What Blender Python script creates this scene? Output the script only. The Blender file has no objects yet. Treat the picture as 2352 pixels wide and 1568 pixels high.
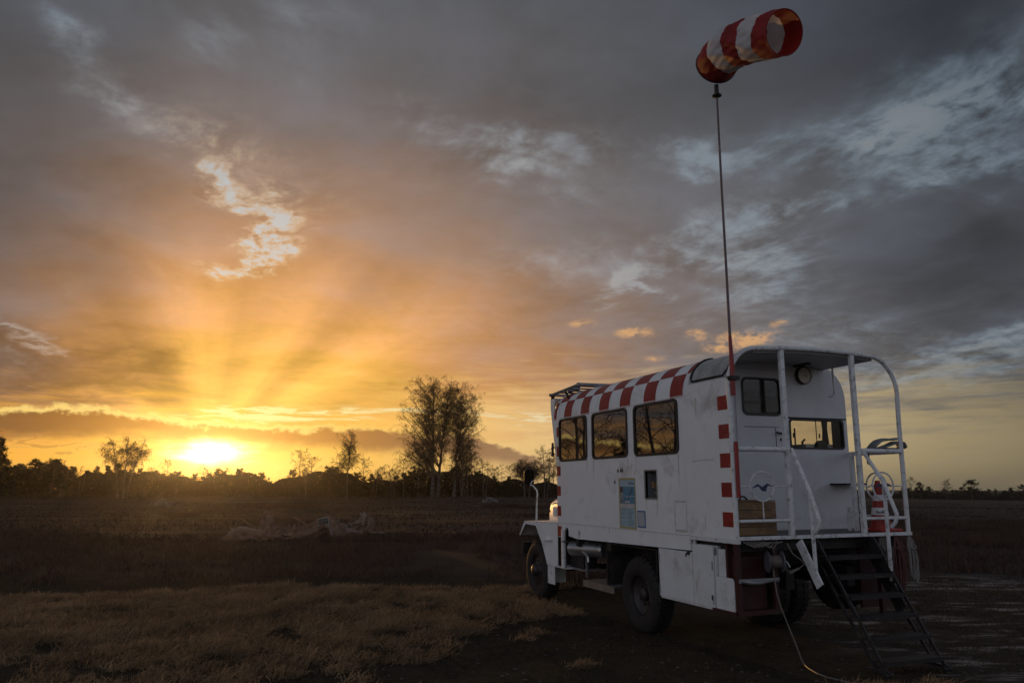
import bpy, bmesh, math, random
import numpy as np
from mathutils import Vector, Matrix
from math import radians, sin, cos, tan, pi, atan2, sqrt, exp

scene = bpy.context.scene
COL = scene.collection

# ------------------------------------------------------------------ camera
CAM = Vector((8.7047, -5.7885, 2.0007))
YAW, PITCH, ROLL = 0.3705, 0.1791, -0.0029
FW = Vector((-cos(YAW), sin(YAW), 0.0)); RT = Vector((sin(YAW), cos(YAW), 0.0)); UP = Vector((0, 0, 1))
_F = FW*cos(PITCH) + UP*sin(PITCH); _U = UP*cos(PITCH) - FW*sin(PITCH)
_R = RT*cos(ROLL) + _U*sin(ROLL); _U2 = _U*cos(ROLL) - RT*sin(ROLL)
cd = bpy.data.cameras.new('camera'); cam = bpy.data.objects.new('camera', cd); COL.objects.link(cam)
cd.sensor_width = 36.0; cd.lens = 28.0; cd.clip_start = 0.05; cd.clip_end = 6000.0
m = Matrix((_R, _U2, -_F)).transposed().to_4x4(); m.translation = CAM
cam.matrix_world = m
scene.camera = cam
scene.view_settings.view_transform = 'Standard'; scene.view_settings.look = 'None'
scene.view_settings.exposure = 0.0; scene.view_settings.gamma = 1.0

def sight(x, y):
    """unit direction of a bearing measured on a 2352 px wide survey picture"""
    u = (float(x)-1176)/1829.33; v = -(float(y)-784)/1829.33
    return (_F + u*_R + v*_U2).normalized()
def azel(x, y):
    d = sight(x, y)
    return math.degrees(atan2(d.y, -d.x)), math.degrees(math.asin(d.z))
def ground_at(x, depth):
    d = sight(x, 1115.0); k = float(depth)/(d.x*FW.x+d.y*FW.y)
    return Vector((CAM.x+d.x*k, CAM.y+d.y*k, 0.0))
def height_at(x, y, depth):
    d = sight(x, y); k = float(depth)/(d.x*FW.x+d.y*FW.y)
    return CAM.z + d.z*k

def lin(r, g, b, a=1.0):
    f = lambda c: (c/255.0/12.92) if c <= 10 else (((c/255.0)+0.055)/1.055)**2.4
    return (f(r), f(g), f(b), a)

# ------------------------------------------------------------------ node helper
class X:
    """a socket with arithmetic, building Math nodes in tree T"""
    def __init__(s, T, sock): s.T = T; s.s = sock
    def _m(s, op, *others, clamp=False):
        n = s.T.nodes.new('ShaderNodeMath'); n.operation = op; n.use_clamp = clamp
        for i, o in enumerate((s,)+others):
            if isinstance(o, X): s.T.links.new(o.s, n.inputs[i])
            else: n.inputs[i].default_value = o
        return X(s.T, n.outputs[0])
    def __add__(s, o): return s._m('ADD', o)
    __radd__ = __add__
    def __mul__(s, o): return s._m('MULTIPLY', o)
    __rmul__ = __mul__
    def __sub__(s, o): return s._m('SUBTRACT', o)
    def __rsub__(s, o): return (s*-1.0)+o
    def __truediv__(s, o): return s._m('DIVIDE', o)
    def clamp(s): return s._m('ADD', 0.0, clamp=True)
    def map(s, a, b, c=0.0, d=1.0, smooth=True):
        n = s.T.nodes.new('ShaderNodeMapRange'); n.interpolation_type = 'SMOOTHSTEP' if smooth else 'LINEAR'
        s.T.links.new(s.s, n.inputs[0])
        for i, v in zip((1, 2, 3, 4), (a, b, c, d)):
            if isinstance(v, X): s.T.links.new(v.s, n.inputs[i])
            else: n.inputs[i].default_value = v
        return X(s.T, n.outputs[0])
    def ramp(s, stops, interp='LINEAR'):
        n = s.T.nodes.new('ShaderNodeValToRGB'); cr = n.color_ramp; cr.interpolation = interp
        while len(cr.elements) < len(stops): cr.elements.new(0.5)
        for e, (p, c) in zip(cr.elements, stops): e.position = p; e.color = c if len(c) == 4 else (*c, 1)
        s.T.links.new(s.s, n.inputs[0]); return X(s.T, n.outputs[0])
def vmath(T, op, a, b=None, out=0):
    n = T.nodes.new('ShaderNodeVectorMath'); n.operation = op
    for i, o in enumerate((a, b)):
        if o is None: continue
        if isinstance(o, X): T.links.new(o.s, n.inputs[i])
        else: n.inputs[i].default_value = o
    return X(T, n.outputs[out])
def comb(T, x, y, z=0.0):
    n = T.nodes.new('ShaderNodeCombineXYZ')
    for i, o in enumerate((x, y, z)):
        if isinstance(o, X): T.links.new(o.s, n.inputs[i])
        else: n.inputs[i].default_value = o
    return X(T, n.outputs[0])
def noise(T, vec, scale, detail=5.0, rough=0.55, dist=0.0, lac=2.0, col=False):
    n = T.nodes.new('ShaderNodeTexNoise'); n.noise_dimensions = '3D'
    n.inputs['Scale'].default_value = scale; n.inputs['Detail'].default_value = detail
    n.inputs['Roughness'].default_value = rough; n.inputs['Distortion'].default_value = dist
    n.inputs['Lacunarity'].default_value = lac
    if vec is not None: T.links.new(vec.s, n.inputs['Vector'])
    return X(T, n.outputs['Color' if col else 'Fac'])
def mixc(T, f, a, b, mode='MIX', clampf=True):
    n = T.nodes.new('ShaderNodeMix'); n.data_type = 'RGBA'; n.blend_type = mode; n.clamp_factor = clampf
    for i, o in ((0, f), (6, a), (7, b)):
        if isinstance(o, X): T.links.new(o.s, n.inputs[i])
        else: n.inputs[i].default_value = o if i == 0 or len(o) == 4 else (*o, 1)
    return X(T, n.outputs[2])

# ------------------------------------------------------------------ sky
SUN_AZ, SUN_EL = azel(478, 1040)
world = bpy.data.worlds.new('World'); scene.world = world; world.use_nodes = True
T = world.node_tree; T.nodes.clear()
tc = T.nodes.new('ShaderNodeTexCoord'); D = X(T, tc.outputs['Generated'])
D = vmath(T, 'NORMALIZE', D)
sp = T.nodes.new('ShaderNodeSeparateXYZ'); T.links.new(D.s, sp.inputs[0])
dx, dy, dz = (X(T, sp.outputs[i]) for i in range(3))
AZ = dy._m('ARCTAN2', dx*-1.0)*57.29578
EL = dz._m('ARCSINE')*57.29578
AZL = AZ - SUN_AZ
AE = comb(T, AZL, EL)
# ceiling of cloud: sight lines meet a flat layer, so the cells shrink towards the horizon
zc = dz._m('MAXIMUM', 0.0) + 0.16
CP = comb(T, dx/zc, dy/zc, 0.0)
warp = noise(T, CP, 1.3, 3, 0.5, col=True)
CPW = vmath(T, 'ADD', CP, vmath(T, 'MULTIPLY', vmath(T, 'SUBTRACT', warp, (0.5, 0.5, 0.5)), (0.35, 0.35, 0.0)))
n_big = noise(T, CPW, 1.7, 4, 0.5)
n_mid = noise(T, CPW, 4.2, 6, 0.5)
n_fine = noise(T, CPW, 15.0, 6, 0.62)
n_ff = noise(T, CPW, 34.0, 4, 0.6)
n_cool = noise(T, vmath(T, 'ADD', CPW, (4.0, 7.0, 2.0)), 2.6, 5, 0.5)
STR = comb(T, AZL*0.045, EL*0.42, 3.0)
STRW = vmath(T, 'ADD', STR, vmath(T, 'MULTIPLY', vmath(T, 'SUBTRACT', noise(T, STR, 2.0, 3, 0.5, col=True), (0.5, 0.5, 0.5)), (0.5, 0.5, 0.0)))
n_str = noise(T, STRW, 3.0, 7, 0.6)
n_str2 = noise(T, STRW, 7.0, 6, 0.62)

wsh = vmath(T, 'SUBTRACT', noise(T, CPW, 5.0, 6, 0.58, col=True), (0.5, 0.5, 0.5))
AEW = vmath(T, 'ADD', AE, vmath(T, 'MULTIPLY', wsh, (9.0, 6.0, 0.0)))
def blob(x, y, sx, sy, rot=0.0, AE=None):
    """soft spot centred on bearing (x, y); sizes in degrees"""
    a, e = azel(x, y); a -= SUN_AZ
    v = vmath(T, 'SUBTRACT', AE or AEW, (a, e, 0))
    if rot:
        r = T.nodes.new('ShaderNodeVectorRotate'); r.rotation_type = 'Z_AXIS'; r.inputs['Angle'].default_value = radians(-rot)
        T.links.new(v.s, r.inputs['Vector']); v = X(T, r.outputs[0])
    v = vmath(T, 'MULTIPLY', v, (1/sx, 1/sy, 0))
    q = vmath(T, 'DOT_PRODUCT', v, v, out=1)
    return X.__rsub__(q, 0.0)._m('EXPONENT')
def total(items):
    t = None
    for w, *b in items:
        q = blob(*b)*w
        t = q if t is None else t+q
    return t

# cloud deck: lit orange round the sun, slate grey far from it
aw = AZL.map(-60, 60, 1, 0)
azs = (AZL - 3.0)
azl = azs._m('MINIMUM', 0.0)*1.12
azr = azs._m('MAXIMUM', 0.0)*0.80
RR = ((azl*azl) + (azr*azr) + (EL*EL*1.1))._m('SQRT')
RN = RR + (n_big-0.5)*12.0 + (n_mid-0.5)*6.0
S = [(0, 255, 200, 88), (9, 248, 184, 86), (13, 227, 164, 96), (17, 194, 145, 105), (21, 158, 128, 108), (26, 126, 113, 108), (32, 103, 100, 102),
     (39, 84, 86, 91), (48, 65, 69, 77), (60, 52, 57, 66), (77, 62, 68, 79), (100, 70, 77, 90), (130, 76, 83, 97), (180, 78, 85, 99)]
deck = (RN/180.0).ramp([(p/180.0, lin(r, g, b)) for p, r, g, b in S])
# thin and thick cloud
lum = 1.0 + (n_mid-0.5)*0.85 + (n_big-0.5)*1.0 + (n_fine-0.5)*0.22
deck = vmath(T, 'MULTIPLY', deck, comb(T, lum, lum, lum + (n_mid-0.5)*0.16))
deck = mixc(T, n_cool.map(0.48, 0.72)*RR.map(16, 34)*0.45, deck, lin(104, 110, 120))
thick = total([(0.40, 2230, 600, 9.0, 4.0), (0.15, 1150, 250, 14.0, 3.0), (0.38, 20, 480, 7.0, 9.0), (0.22, 1800, 180, 12.0, 4.0), (0.25, 2330, 60, 8.0, 5.0), (0.2, 60, 0, 10.0, 6.0), (0.50, 60, 850, 9.0, 2.6), (0.22, 330, 880, 4.0, 1.6)])
th = 1.0 - thick
deck = vmath(T, 'MULTIPLY', deck, comb(T, th, th, th))
# unseen pale band added beside and behind the camera, lighting the truck's side
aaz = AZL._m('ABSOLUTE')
fillw = (EL+(n_str-0.5)*14.0).map(46, 14)*aaz.map(52, 86)*aaz.map(185, 105, 0.22, 1.0)
deck = mixc(T, fillw*0.95, deck, lin(208, 215, 231))
# crepuscular rays fanning out from behind the low bank
RA = (EL-(SUN_EL))._m('ARCTAN2', AZL)
ray = None
for a_, w_, k_ in ((98, 14, 0.26), (147, 11, 0.24), (62, 8, 0.20), (36, 8, 0.20), (123, 10, -0.20), (48, 7, -0.14), (78, 6, -0.06), (20, 7, -0.16), (168, 9, -0.16)):
    q = ((RA*57.29578-float(a_))/float(w_)); q = (q*q*-1.0)._m('EXPONENT')*k_; ray = q if ray is None else ray+q
rn = noise(T, comb(T, RA*2.2, 0.0, 7.7), 2.6, 2, 0.5)
rayw = RR.map(2.5, 6.0)*RR.map(25.0, 8.0)
lift = 1.0 + (ray + (rn-0.5)*0.35)*rayw*1.25
deck = vmath(T, 'MULTIPLY', deck, comb(T, lift, lift, lift))

# clear air seen through gaps
el_n = (EL/40.0).clamp()
sky = T.nodes.new('ShaderNodeTexSky'); sky.sky_type = 'NISHITA'; sky.sun_disc = False
sky.sun_elevation = radians(SUN_EL); sky.sun_rotation = radians(270.0 - 0.0); sky.air_density = 1.0; sky.dust_density = 2.0
air = vmath(T, 'MULTIPLY', X(T, sky.outputs[0]), (0.09, 0.09, 0.09))
farr = (RR/90.0).ramp([(0, lin(250, 226, 178)), (0.18, lin(212, 214, 212)), (0.36, lin(160, 176, 188)), (0.62, lin(106, 130, 150)), (0.75, lin(110, 134, 154)), (1.0, lin(130, 150, 175))])
clear = mixc(T, 0.82, air, farr)
cream = (RR/90.0).ramp([(0, lin(255, 220, 150)), (0.22, lin(238, 206, 164)), (0.36, lin(170, 160, 150)), (0.5, lin(134, 134, 134)), (0.65, lin(116, 120, 124)), (1.0, lin(130, 138, 150))])
gaps = total([
    (0.8, 505, 410, 1.1, 1.2, 30), (0.75, 550, 460, 2.2, 0.8, -35), (1.2, 618, 505, 1.0, 1.3, 0), (1.0, 605, 560, 1.7, 0.9, 25), (1.1, 560, 602, 2.4, 0.6, 12), (1.05, 500, 632, 1.5, 0.45, 18),
    (0.5, 690, 530, 2.0, 0.9), (0.4, 640, 460, 2.6, 1.0), (0.34, 420, 300, 5.0, 1.6, -22), (0.3, 560, 330, 4.0, 1.6, -15)])
cool = total([
    (0.40, 150, 60, 1.8, 1.2, -40), (0.2, 210, 40, 2.4, 1.3), (0.40, 240, 200, 2.4, 1.2, -20), (0.32, 490, 75, 2.4, 1.8), (0.26, 700, 60, 5.0, 3.0), (0.26, 330, 275, 5.0, 1.4, -20),
    (0.62, 1185, 352, 3.4, 1.4), (0.34, 1030, 310, 5.0, 1.4, -8), (0.42, 1360, 335, 3.0, 1.3), (0.80, 1590, 362, 2.6, 1.4, -10), (0.40, 1720, 380, 3.0, 1.4),
    (0.55, 1735, 495, 4.0, 1.0, 8), (0.55, 1880, 475, 5.0, 1.0, 8), (0.50, 1690, 600, 3.6, 1.4), (0.50, 1790, 590, 3.0, 1.2), (0.45, 1540, 560, 4.0, 1.6),
    (0.75, 1440, 636, 1.8, 0.9, 25), (0.65, 1468, 678, 1.2, 0.5), (0.45, 1385, 688, 2.0, 0.6), (0.52, 1760, 665, 3.2, 1.0), (0.3, 1300, 440, 5.0, 1.2), (0.3, 1250, 600, 5.0, 1.4),
    (0.50, 2080, 290, 6.0, 1.5, 0), (0.62, 2010, 345, 5.5, 1.2, -6), (0.66, 2270, 372, 5.5, 1.1, -8), (0.55, 2330, 190, 4.0, 2.2), (0.5, 2230, 255, 5.0, 1.4), (0.4, 2150, 160, 5.0, 1.6),
    (0.52, 2180, 840, 7.5, 1.4, 5), (0.5, 2330, 790, 4.5, 1.0), (0.42, 2050, 880, 6.0, 1.0), (0.36, 1900, 770, 6.0, 1.2), (0.25, 1700, 720, 7.0, 1.2),
    (0.3, 20, 782, 3.0, 0.5, -4), (0.25, 110, 790, 3.4, 0.4, -4), (0.3, 30, 845, 1.6, 0.6)])
pat = (n_mid-0.5)*2.2 + (n_fine-0.5)*4.4 + (n_ff-0.5)*2.2 + 0.80
gz = gaps*pat
gap = gz.map(-0.05, 1.5)
core = gz.map(0.45, 1.35)
cz = cool*((n_mid-0.5)*3.0 + (n_fine-0.5)*2.8 + 0.80)
cgap = cz.map(0.02, 0.85)
ccore = cz.map(0.42, 1.0)*(n_cool.map(0.35, 0.6))
gcol = mixc(T, core, cream, clear)
sky1 = mixc(T, gap*0.9, deck, gcol)
sky1 = mixc(T, cgap*0.50, sky1, mixc(T, ccore*0.25, clear, mixc(T, 0.35, cream, (1.0, 0.9, 0.75, 1))))

# light strip under the deck, yellow by the sun, olive far right
strip = ((AZL+60.0)/160.0).ramp([(0.0, lin(200, 150, 75)), (0.22, lin(236, 164, 58)), (0.33, lin(255, 184, 62)), (0.375, lin(255, 196, 66)), (0.44, lin(253, 196, 92)), (0.50, lin(238, 196, 128)),
                                 (0.58, lin(216, 188, 144)), (0.66, lin(172, 154, 118)), (0.72, lin(132, 120, 94)), (0.8, lin(108, 102, 90)), (1.0, lin(100, 100, 96))])
hz = EL + (n_str-0.5)*9.0 + (n_str2-0.5)*4.5
top_el = AZL.map(-12, 22, 6.6, 9.0)
stripw = hz.map(top_el, top_el-6.5)*AZL.map(-30, -14, 0.65, 1.0)
low = EL.map(0.0, 3.2, 0.80, 1.0)
strip = vmath(T, 'MULTIPLY', strip, comb(T, low, low, low*0.98))
greyw = AZL.map(24, 52)*EL.map(1.6, -0.6)
strip = mixc(T, greyw*0.6, strip, lin(84, 80, 74))
sky2 = mixc(T, stripw, sky1, strip)
# gilded streaks above the bank and small lit cumulus on the right
def total2(items):
    t = None
    for w, x_, y_, a_, b_, *r_ in items:
        q = blob(x_, y_, a_, b_, r_[0] if r_ else 0.0, AE)*w; t = q if t is None else t+q
    return t
gild = total2([(1.0, 700, 950, 6.5, 0.7, -2), (1.0, 520, 960, 3.6, 0.7), (0.7, 1000, 945, 6.0, 0.35, -3), (0.6, 1180, 900, 4.0, 0.4), (0.7, 1240, 960, 4.5, 0.8), (0.42, 60, 780, 4.5, 0.5), (0.45, 40, 850, 2.5, 0.6)])
gw = (gild*((n_str2-0.5)*5.0 + 0.75)).map(0.45, 1.0)
sky3 = mixc(T, gw*0.85, sky2, AZL.map(4, 22).ramp([(0, lin(255, 236, 160)), (1, lin(238, 220, 176))]))
puff = total2([(0.8, 1335, 742, 1.1, 0.34), (0.95, 1460, 764, 1.8, 0.42), (0.8, 1600, 768, 0.8, 0.45), (1.1, 1715, 778, 2.0, 0.62), (0.7, 1505, 823, 0.9, 0.28), (0.6, 1790, 741, 0.8, 0.3), (0.8, 1650, 798, 1.1, 0.4)])
puffn = noise(T, comb(T, AZL*0.5, EL*0.9, 1.0), 1.9, 6, 0.65)
pw = (puff*((puffn-0.5)*4.0+0.75)).map(0.1, 1.0)
sky4 = mixc(T, pw*0.80, sky3, lin(222, 170, 116))
# long dark bank across the sun's face
def lut(points, span=(-60.0, 40.0)):
    pts = []
    for x, y in points:
        a, e = azel(x, y); pts.append(((a-SUN_AZ-span[0])/(span[1]-span[0]), e/10.0))
    return ((AZL-span[0])/(span[1]-span[0])).ramp([(p, (v, v, v, 1)) for p, v in sorted(pts)])*10.0
e_top = lut([(-2200, 1010), (-600, 960), (0, 946), (120, 938), (230, 938), (330, 958), (400, 970), (500, 974), (700, 986), (860, 980), (960, 996), (1080, 1000), (1200, 1040), (1290, 1072), (1400, 1112)])
e_bot = lut([(-2200, 1030), (-600, 1016), (0, 1012), (200, 1008), (350, 1006), (420, 1016), (520, 1014), (620, 1032), (800, 1036), (1000, 1050), (1200, 1082), (1290, 1086), (1400, 1110)])
bn = noise(T, comb(T, AZL*0.55, EL*0.8, 5.0), 1.5, 6, 0.6)
bn2 = noise(T, comb(T, AZL*0.30, EL*0.5, 9.0), 1.5, 5, 0.55)
ta = e_top + (bn-0.5)*1.5 - EL
tb = EL - e_bot + (bn2-0.5)*1.3
bank = ta.map(-0.10, 0.22)*tb.map(-0.25, 0.75)
rim = (ta.map(-0.34, -0.04)*ta.map(0.30, 0.02))*tb.map(0.4, 1.0)
bcol = ((AZL+20.0)/50.0).ramp([(0.0, lin(104, 72, 46)), (0.18, lin(128, 84, 44)), (0.32, lin(172, 110, 36)), (0.42, lin(196, 124, 34)), (0.55, lin(172, 112, 48)), (0.72, lin(138, 100, 70)), (1.0, lin(160, 130, 104))])
sky5 = mixc(T, bank*0.93, sky4, bcol)
sky5 = mixc(T, rim*AZL.map(16, 2)*0.8, sky5, lin(255, 220, 126))
# second small wisps low left
w2 = (total([(0.9, 60, 1012, 2.2, 0.35), (0.8, 160, 1015, 1.4, 0.25)]) + (bn2-0.5)*1.6).map(0.45, 0.9)
sky5 = mixc(T, w2*0.55, sky5, lin(176, 116, 46))
# the sun's aureole behind thin cloud
AES = vmath(T, 'ADD', AE, vmath(T, 'MULTIPLY', wsh, (4.0, 1.2, 0.0)))
g1 = (vmath(T, 'DOT_PRODUCT', *(lambda v: (v, v))(vmath(T, 'MULTIPLY', vmath(T, 'SUBTRACT', AES, (0.1, SUN_EL+0.1, 0)), (1/1.75, 1/0.62, 0))), out=1)*-1.0)._m('EXPONENT')
g2 = (vmath(T, 'DOT_PRODUCT', *(lambda v: (v, v))(vmath(T, 'MULTIPLY', vmath(T, 'SUBTRACT', AE, (0.2, SUN_EL, 0)), (1/6.0, 1/2.6, 0))), out=1)*-1.0)._m('EXPONENT')
gl = g1*(1.0-bank*0.9)*4.2
gm = g2*0.24
glow = vmath(T, 'ADD', vmath(T, 'MULTIPLY', comb(T, gl, gl, gl), (1.0, 0.86, 0.50)), vmath(T, 'MULTIPLY', comb(T, gm, gm, gm), (1.0, 0.62, 0.14)))
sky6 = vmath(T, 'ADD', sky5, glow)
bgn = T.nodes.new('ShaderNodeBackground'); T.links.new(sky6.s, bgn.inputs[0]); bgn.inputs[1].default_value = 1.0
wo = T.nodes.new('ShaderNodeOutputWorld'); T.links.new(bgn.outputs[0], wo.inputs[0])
world.cycles.sampling_method = 'MANUAL'; world.cycles.sample_map_resolution = 1024

# ------------------------------------------------------------------ sun
sd = Vector((-cos(radians(SUN_EL))*cos(radians(SUN_AZ)), cos(radians(SUN_EL))*sin(radians(SUN_AZ)), sin(radians(SUN_EL))))
sl = bpy.data.lights.new('sun', 'SUN'); sl.energy = 0.8; sl.angle = radians(1.0); sl.color = (1.0, 0.52, 0.16)
so = bpy.data.objects.new('sun', sl); COL.objects.link(so); so.location = (0, 0, 30)
so.rotation_euler = (-sd).to_track_quat('-Z', 'Y').to_euler()

# ------------------------------------------------------------------ materials
MATS = {}
def mat(name, col, rough=0.6, metal=0.0, var=0.0, vscale=6.0, dirt=None, dirt_amt=0.0, dscale=3.0, bump=0.0, bscale=40.0, coat=0.0, spec=0.5, trans=0.0, streak=None):
    """principled paint/metal/fabric with noise-driven tone and dirt patches"""
    if name in MATS: return MATS[name]
    M = bpy.data.materials.new(name); M.use_nodes = True; T = M.node_tree
    B = T.nodes['Principled BSDF']
    B.inputs['Roughness'].default_value = rough; B.inputs['Metallic'].default_value = metal
    B.inputs['Coat Weight'].default_value = coat; B.inputs['Specular IOR Level'].default_value = spec
    tc = T.nodes.new('ShaderNodeTexCoord'); O = X(T, tc.outputs['Object'])
    c = (*col[:3], 1.0)
    if var > 0:
        n = noise(T, O, vscale, 5, 0.6)
        c = mixc(T, n.map(0.3, 0.7), tuple(v*(1-var) for v in col[:3])+(1,), tuple(min(1, v*(1+var)) for v in col[:3])+(1,))
    if dirt:
        n2 = noise(T, O, dscale, 8, 0.68, 0.4)
        c = mixc(T, n2.map(0.66-0.28*dirt_amt, 0.86-0.2*dirt_amt)*0.8, c, (*dirt[:3], 1))
        if streak:
            v = vmath(T, 'MULTIPLY', O, (22.0, 22.0, 1.1))
            n3 = noise(T, v, 1.0, 5, 0.6)*1.0
            c = mixc(T, n3.map(0.60, 0.82)*streak, c, (*dirt[:3], 1))
    if isinstance(c, X): T.links.new(c.s, B.inputs['Base Color'])
    else: B.inputs['Base Color'].default_value = c
    if bump > 0:
        bn = T.nodes.new('ShaderNodeBump'); bn.inputs['Strength'].default_value = bump; bn.inputs['Distance'].default_value = 0.01
        h = noise(T, O, bscale, 4, 0.6); T.links.new(h.s, bn.inputs['Height']); T.links.new(bn.outputs[0], B.inputs['Normal'])
        rr = noise(T, O, bscale*0.3, 4, 0.6).map(0.3, 0.7, max(0, rough-0.1), min(1, rough+0.12)); T.links.new(rr.s, B.inputs['Roughness'])
    if trans > 0:
        tr = T.nodes.new('ShaderNodeBsdfTranslucent')
        if isinstance(c, X): T.links.new(c.s, tr.inputs[0])
        else: tr.inputs[0].default_value = c
        mx = T.nodes.new('ShaderNodeMixShader'); mx.inputs[0].default_value = trans
        T.links.new(B.outputs[0], mx.inputs[1]); T.links.new(tr.outputs[0], mx.inputs[2])
        T.links.new(mx.outputs[0], T.nodes['Material Output'].inputs[0])
    MATS[name] = M; return M
def glassmat(name, tint, ior=1.5, rough=0.0, dirt=0.0):
    M = bpy.data.materials.new(name); M.use_nodes = True; T = M.node_tree
    T.nodes.remove(T.nodes['Principled BSDF'])
    g = T.nodes.new('ShaderNodeBsdfGlossy'); g.inputs['Roughness'].default_value = rough; g.inputs['Color'].default_value = (1, 1, 1, 1)
    t = T.nodes.new('ShaderNodeBsdfTransparent'); t.inputs['Color'].default_value = (*tint, 1)
    lw = T.nodes.new('ShaderNodeLayerWeight'); lw.inputs[0].default_value = 0.5; F = X(T, lw.outputs['Facing'])
    r0 = ((ior-1)/(ior+1))**2; f = F._m('POWER', 5.0)*(1.0-r0)+r0      # Schlick reflectance, alike from both sides
    mx = T.nodes.new('ShaderNodeMixShader'); T.links.new(f.s, mx.inputs[0]); T.links.new(t.outputs[0], mx.inputs[1]); T.links.new(g.outputs[0], mx.inputs[2])
    out = mx
    if dirt > 0:
        tc = T.nodes.new('ShaderNodeTexCoord'); n = noise(T, X(T, tc.outputs['Object']), 5.0, 6, 0.6)
        d = T.nodes.new('ShaderNodeBsdfDiffuse'); d.inputs[0].default_value = (0.50, 0.49, 0.48, 1)
        m2 = T.nodes.new('ShaderNodeMixShader'); T.links.new((n.map(0.35, 0.8)*dirt+(0.42 if dirt > 0.5 else 0.0)).s, m2.inputs[0]); T.links.new(mx.outputs[0], m2.inputs[1]); T.links.new(d.outputs[0], m2.inputs[2]); out = m2
    T.links.new(out.outputs[0], T.nodes['Material Output'].inputs[0]); MATS[name] = M; return M

RUST = (0.16, 0.085, 0.045)
white = mat('white_paint', (0.80, 0.80, 0.80), 0.34, var=0.04, vscale=2.0, dirt=(0.42, 0.38, 0.33), dirt_amt=0.5, dscale=1.9, bump=0.10, bscale=3.5, streak=0.3)
white_worn = mat('worn_white_paint', (0.72, 0.72, 0.72), 0.42, var=0.06, dirt=(0.07, 0.045, 0.035), dirt_amt=0.62, dscale=13.0, bump=0.25, bscale=60.0)
white_shaded = mat('shaded_white_paint', (0.66, 0.66, 0.68), 0.45, var=0.05, vscale=3.0, dirt=(0.40, 0.36, 0.33), dirt_amt=0.35, dscale=2.2, streak=0.25)  # the body white again, its colour darkened to stand for shade at the rear
cab_white = mat('cabinet_paint', (0.70, 0.70, 0.70), 0.42, var=0.05, vscale=3.0, dirt=(0.26, 0.22, 0.17), dirt_amt=0.55, dscale=2.6, bump=0.06, bscale=14.0)
red = mat('red_paint', (0.27, 0.018, 0.015), 0.45, var=0.16, vscale=2.5, dirt=(0.30, 0.16, 0.14), dirt_amt=0.45, dscale=11.0)
dark_red = mat('dark_red_chassis_paint', (0.045, 0.006, 0.006), 0.55, var=0.15, dirt=(0.045, 0.025, 0.02), dirt_amt=0.6)
black = mat('black_rubber', (0.018, 0.017, 0.017), 0.5, var=0.2)
steel_black = mat('black_steel', (0.016, 0.013, 0.013), 0.6, var=0.25, dirt=(0.09, 0.055, 0.035), dirt_amt=0.5, dscale=9.0)
tyre_m = mat('tyre_rubber', (0.016, 0.013, 0.012), 0.8, var=0.25, vscale=9.0, dirt=(0.040, 0.029, 0.022), dirt_amt=0.5, dscale=5.0, bump=0.3, bscale=60.0)
rim_m = mat('rim_paint', (0.026, 0.019, 0.018), 0.5, var=0.2, dirt=(0.045, 0.03, 0.023), dirt_amt=0.6, dscale=7.0)
chassis_m = mat('chassis_black', (0.020, 0.017, 0.016), 0.65, var=0.3, dirt=(0.06, 0.045, 0.035), dirt_amt=0.6)
galv = mat('galvanised_steel', (0.36, 0.36, 0.37), 0.42, metal=0.7, var=0.15, vscale=14.0, dirt=(0.12, 0.10, 0.09), dirt_amt=0.5, dscale=9.0)
alu = mat('aluminium_plate', (0.55, 0.55, 0.56), 0.35, metal=0.9, var=0.1, dirt=(0.15, 0.13, 0.11), dirt_amt=0.5, dscale=8.0)
inter = mat('interior_board', (0.085, 0.060, 0.042), 0.8, var=0.2)
inter_floor = mat('interior_floor', (0.06, 0.05, 0.045), 0.8, var=0.2)
floor_m = mat('platform_deck', (0.11, 0.105, 0.10), 0.7, var=0.2, dirt=(0.05, 0.04, 0.035), dirt_amt=0.6, dscale=5.0)
ceil_m = mat('canopy_lining', (0.40, 0.39, 0.39), 0.5, var=0.08, vscale=3.0, dirt=(0.2, 0.17, 0.15), dirt_amt=0.4)
wood_m = mat('crate_board', (0.22, 0.13, 0.065), 0.75, var=0.25, vscale=9.0, dirt=(0.10, 0.06, 0.035), dirt_amt=0.5, dscale=6.0)
blue = mat('navy_paint', (0.012, 0.022, 0.085), 0.4, var=0.1)
orange = mat('cone_orange', (0.33, 0.022, 0.012), 0.5, var=0.1, dirt=(0.18, 0.05, 0.03), dirt_amt=0.4)
cone_white = mat('cone_reflective_white', (0.72, 0.72, 0.73), 0.45, var=0.06, dirt=(0.35, 0.32, 0.3), dirt_amt=0.4)
rope_m = mat('pale_rope', (0.20, 0.185, 0.17), 0.85, var=0.25, vscale=30.0, bump=0.5, bscale=150.0)
rope_dark = mat('dark_rope', (0.10, 0.085, 0.075), 0.85, var=0.3, vscale=30.0)
rope_red = mat('red_rope', (0.12, 0.045, 0.04), 0.85, var=0.3, vscale=30.0)
cable_m = mat('cable_sheath', (0.17, 0.14, 0.12), 0.5, var=0.15, vscale=9.0)
grey_plastic = mat('grey_plastic', (0.20, 0.205, 0.21), 0.5, var=0.1)
drum_m = mat('reel_plastic', (0.085, 0.083, 0.10), 0.5, var=0.2)
curtain_m = mat('curtain_cloth', (0.10, 0.075, 0.06), 0.9, var=0.2, trans=0.15)
dial = mat('clock_face', (0.62, 0.54, 0.42), 0.5, var=0.1)
glass_side = glassmat('side_window_glass', (0.62, 0.56, 0.48), 2.3, 0.012, 0.03)
glass_clear = glassmat('rear_window_glass', (0.92, 0.90, 0.86), 1.35, 0.0, 0.01)
perspex = glassmat('perspex', (0.80, 0.80, 0.80), 1.5, 0.10, 0.55)
mirror_m = mat('mirror_glass', (0.75, 0.75, 0.75), 0.03, metal=1.0)
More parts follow.
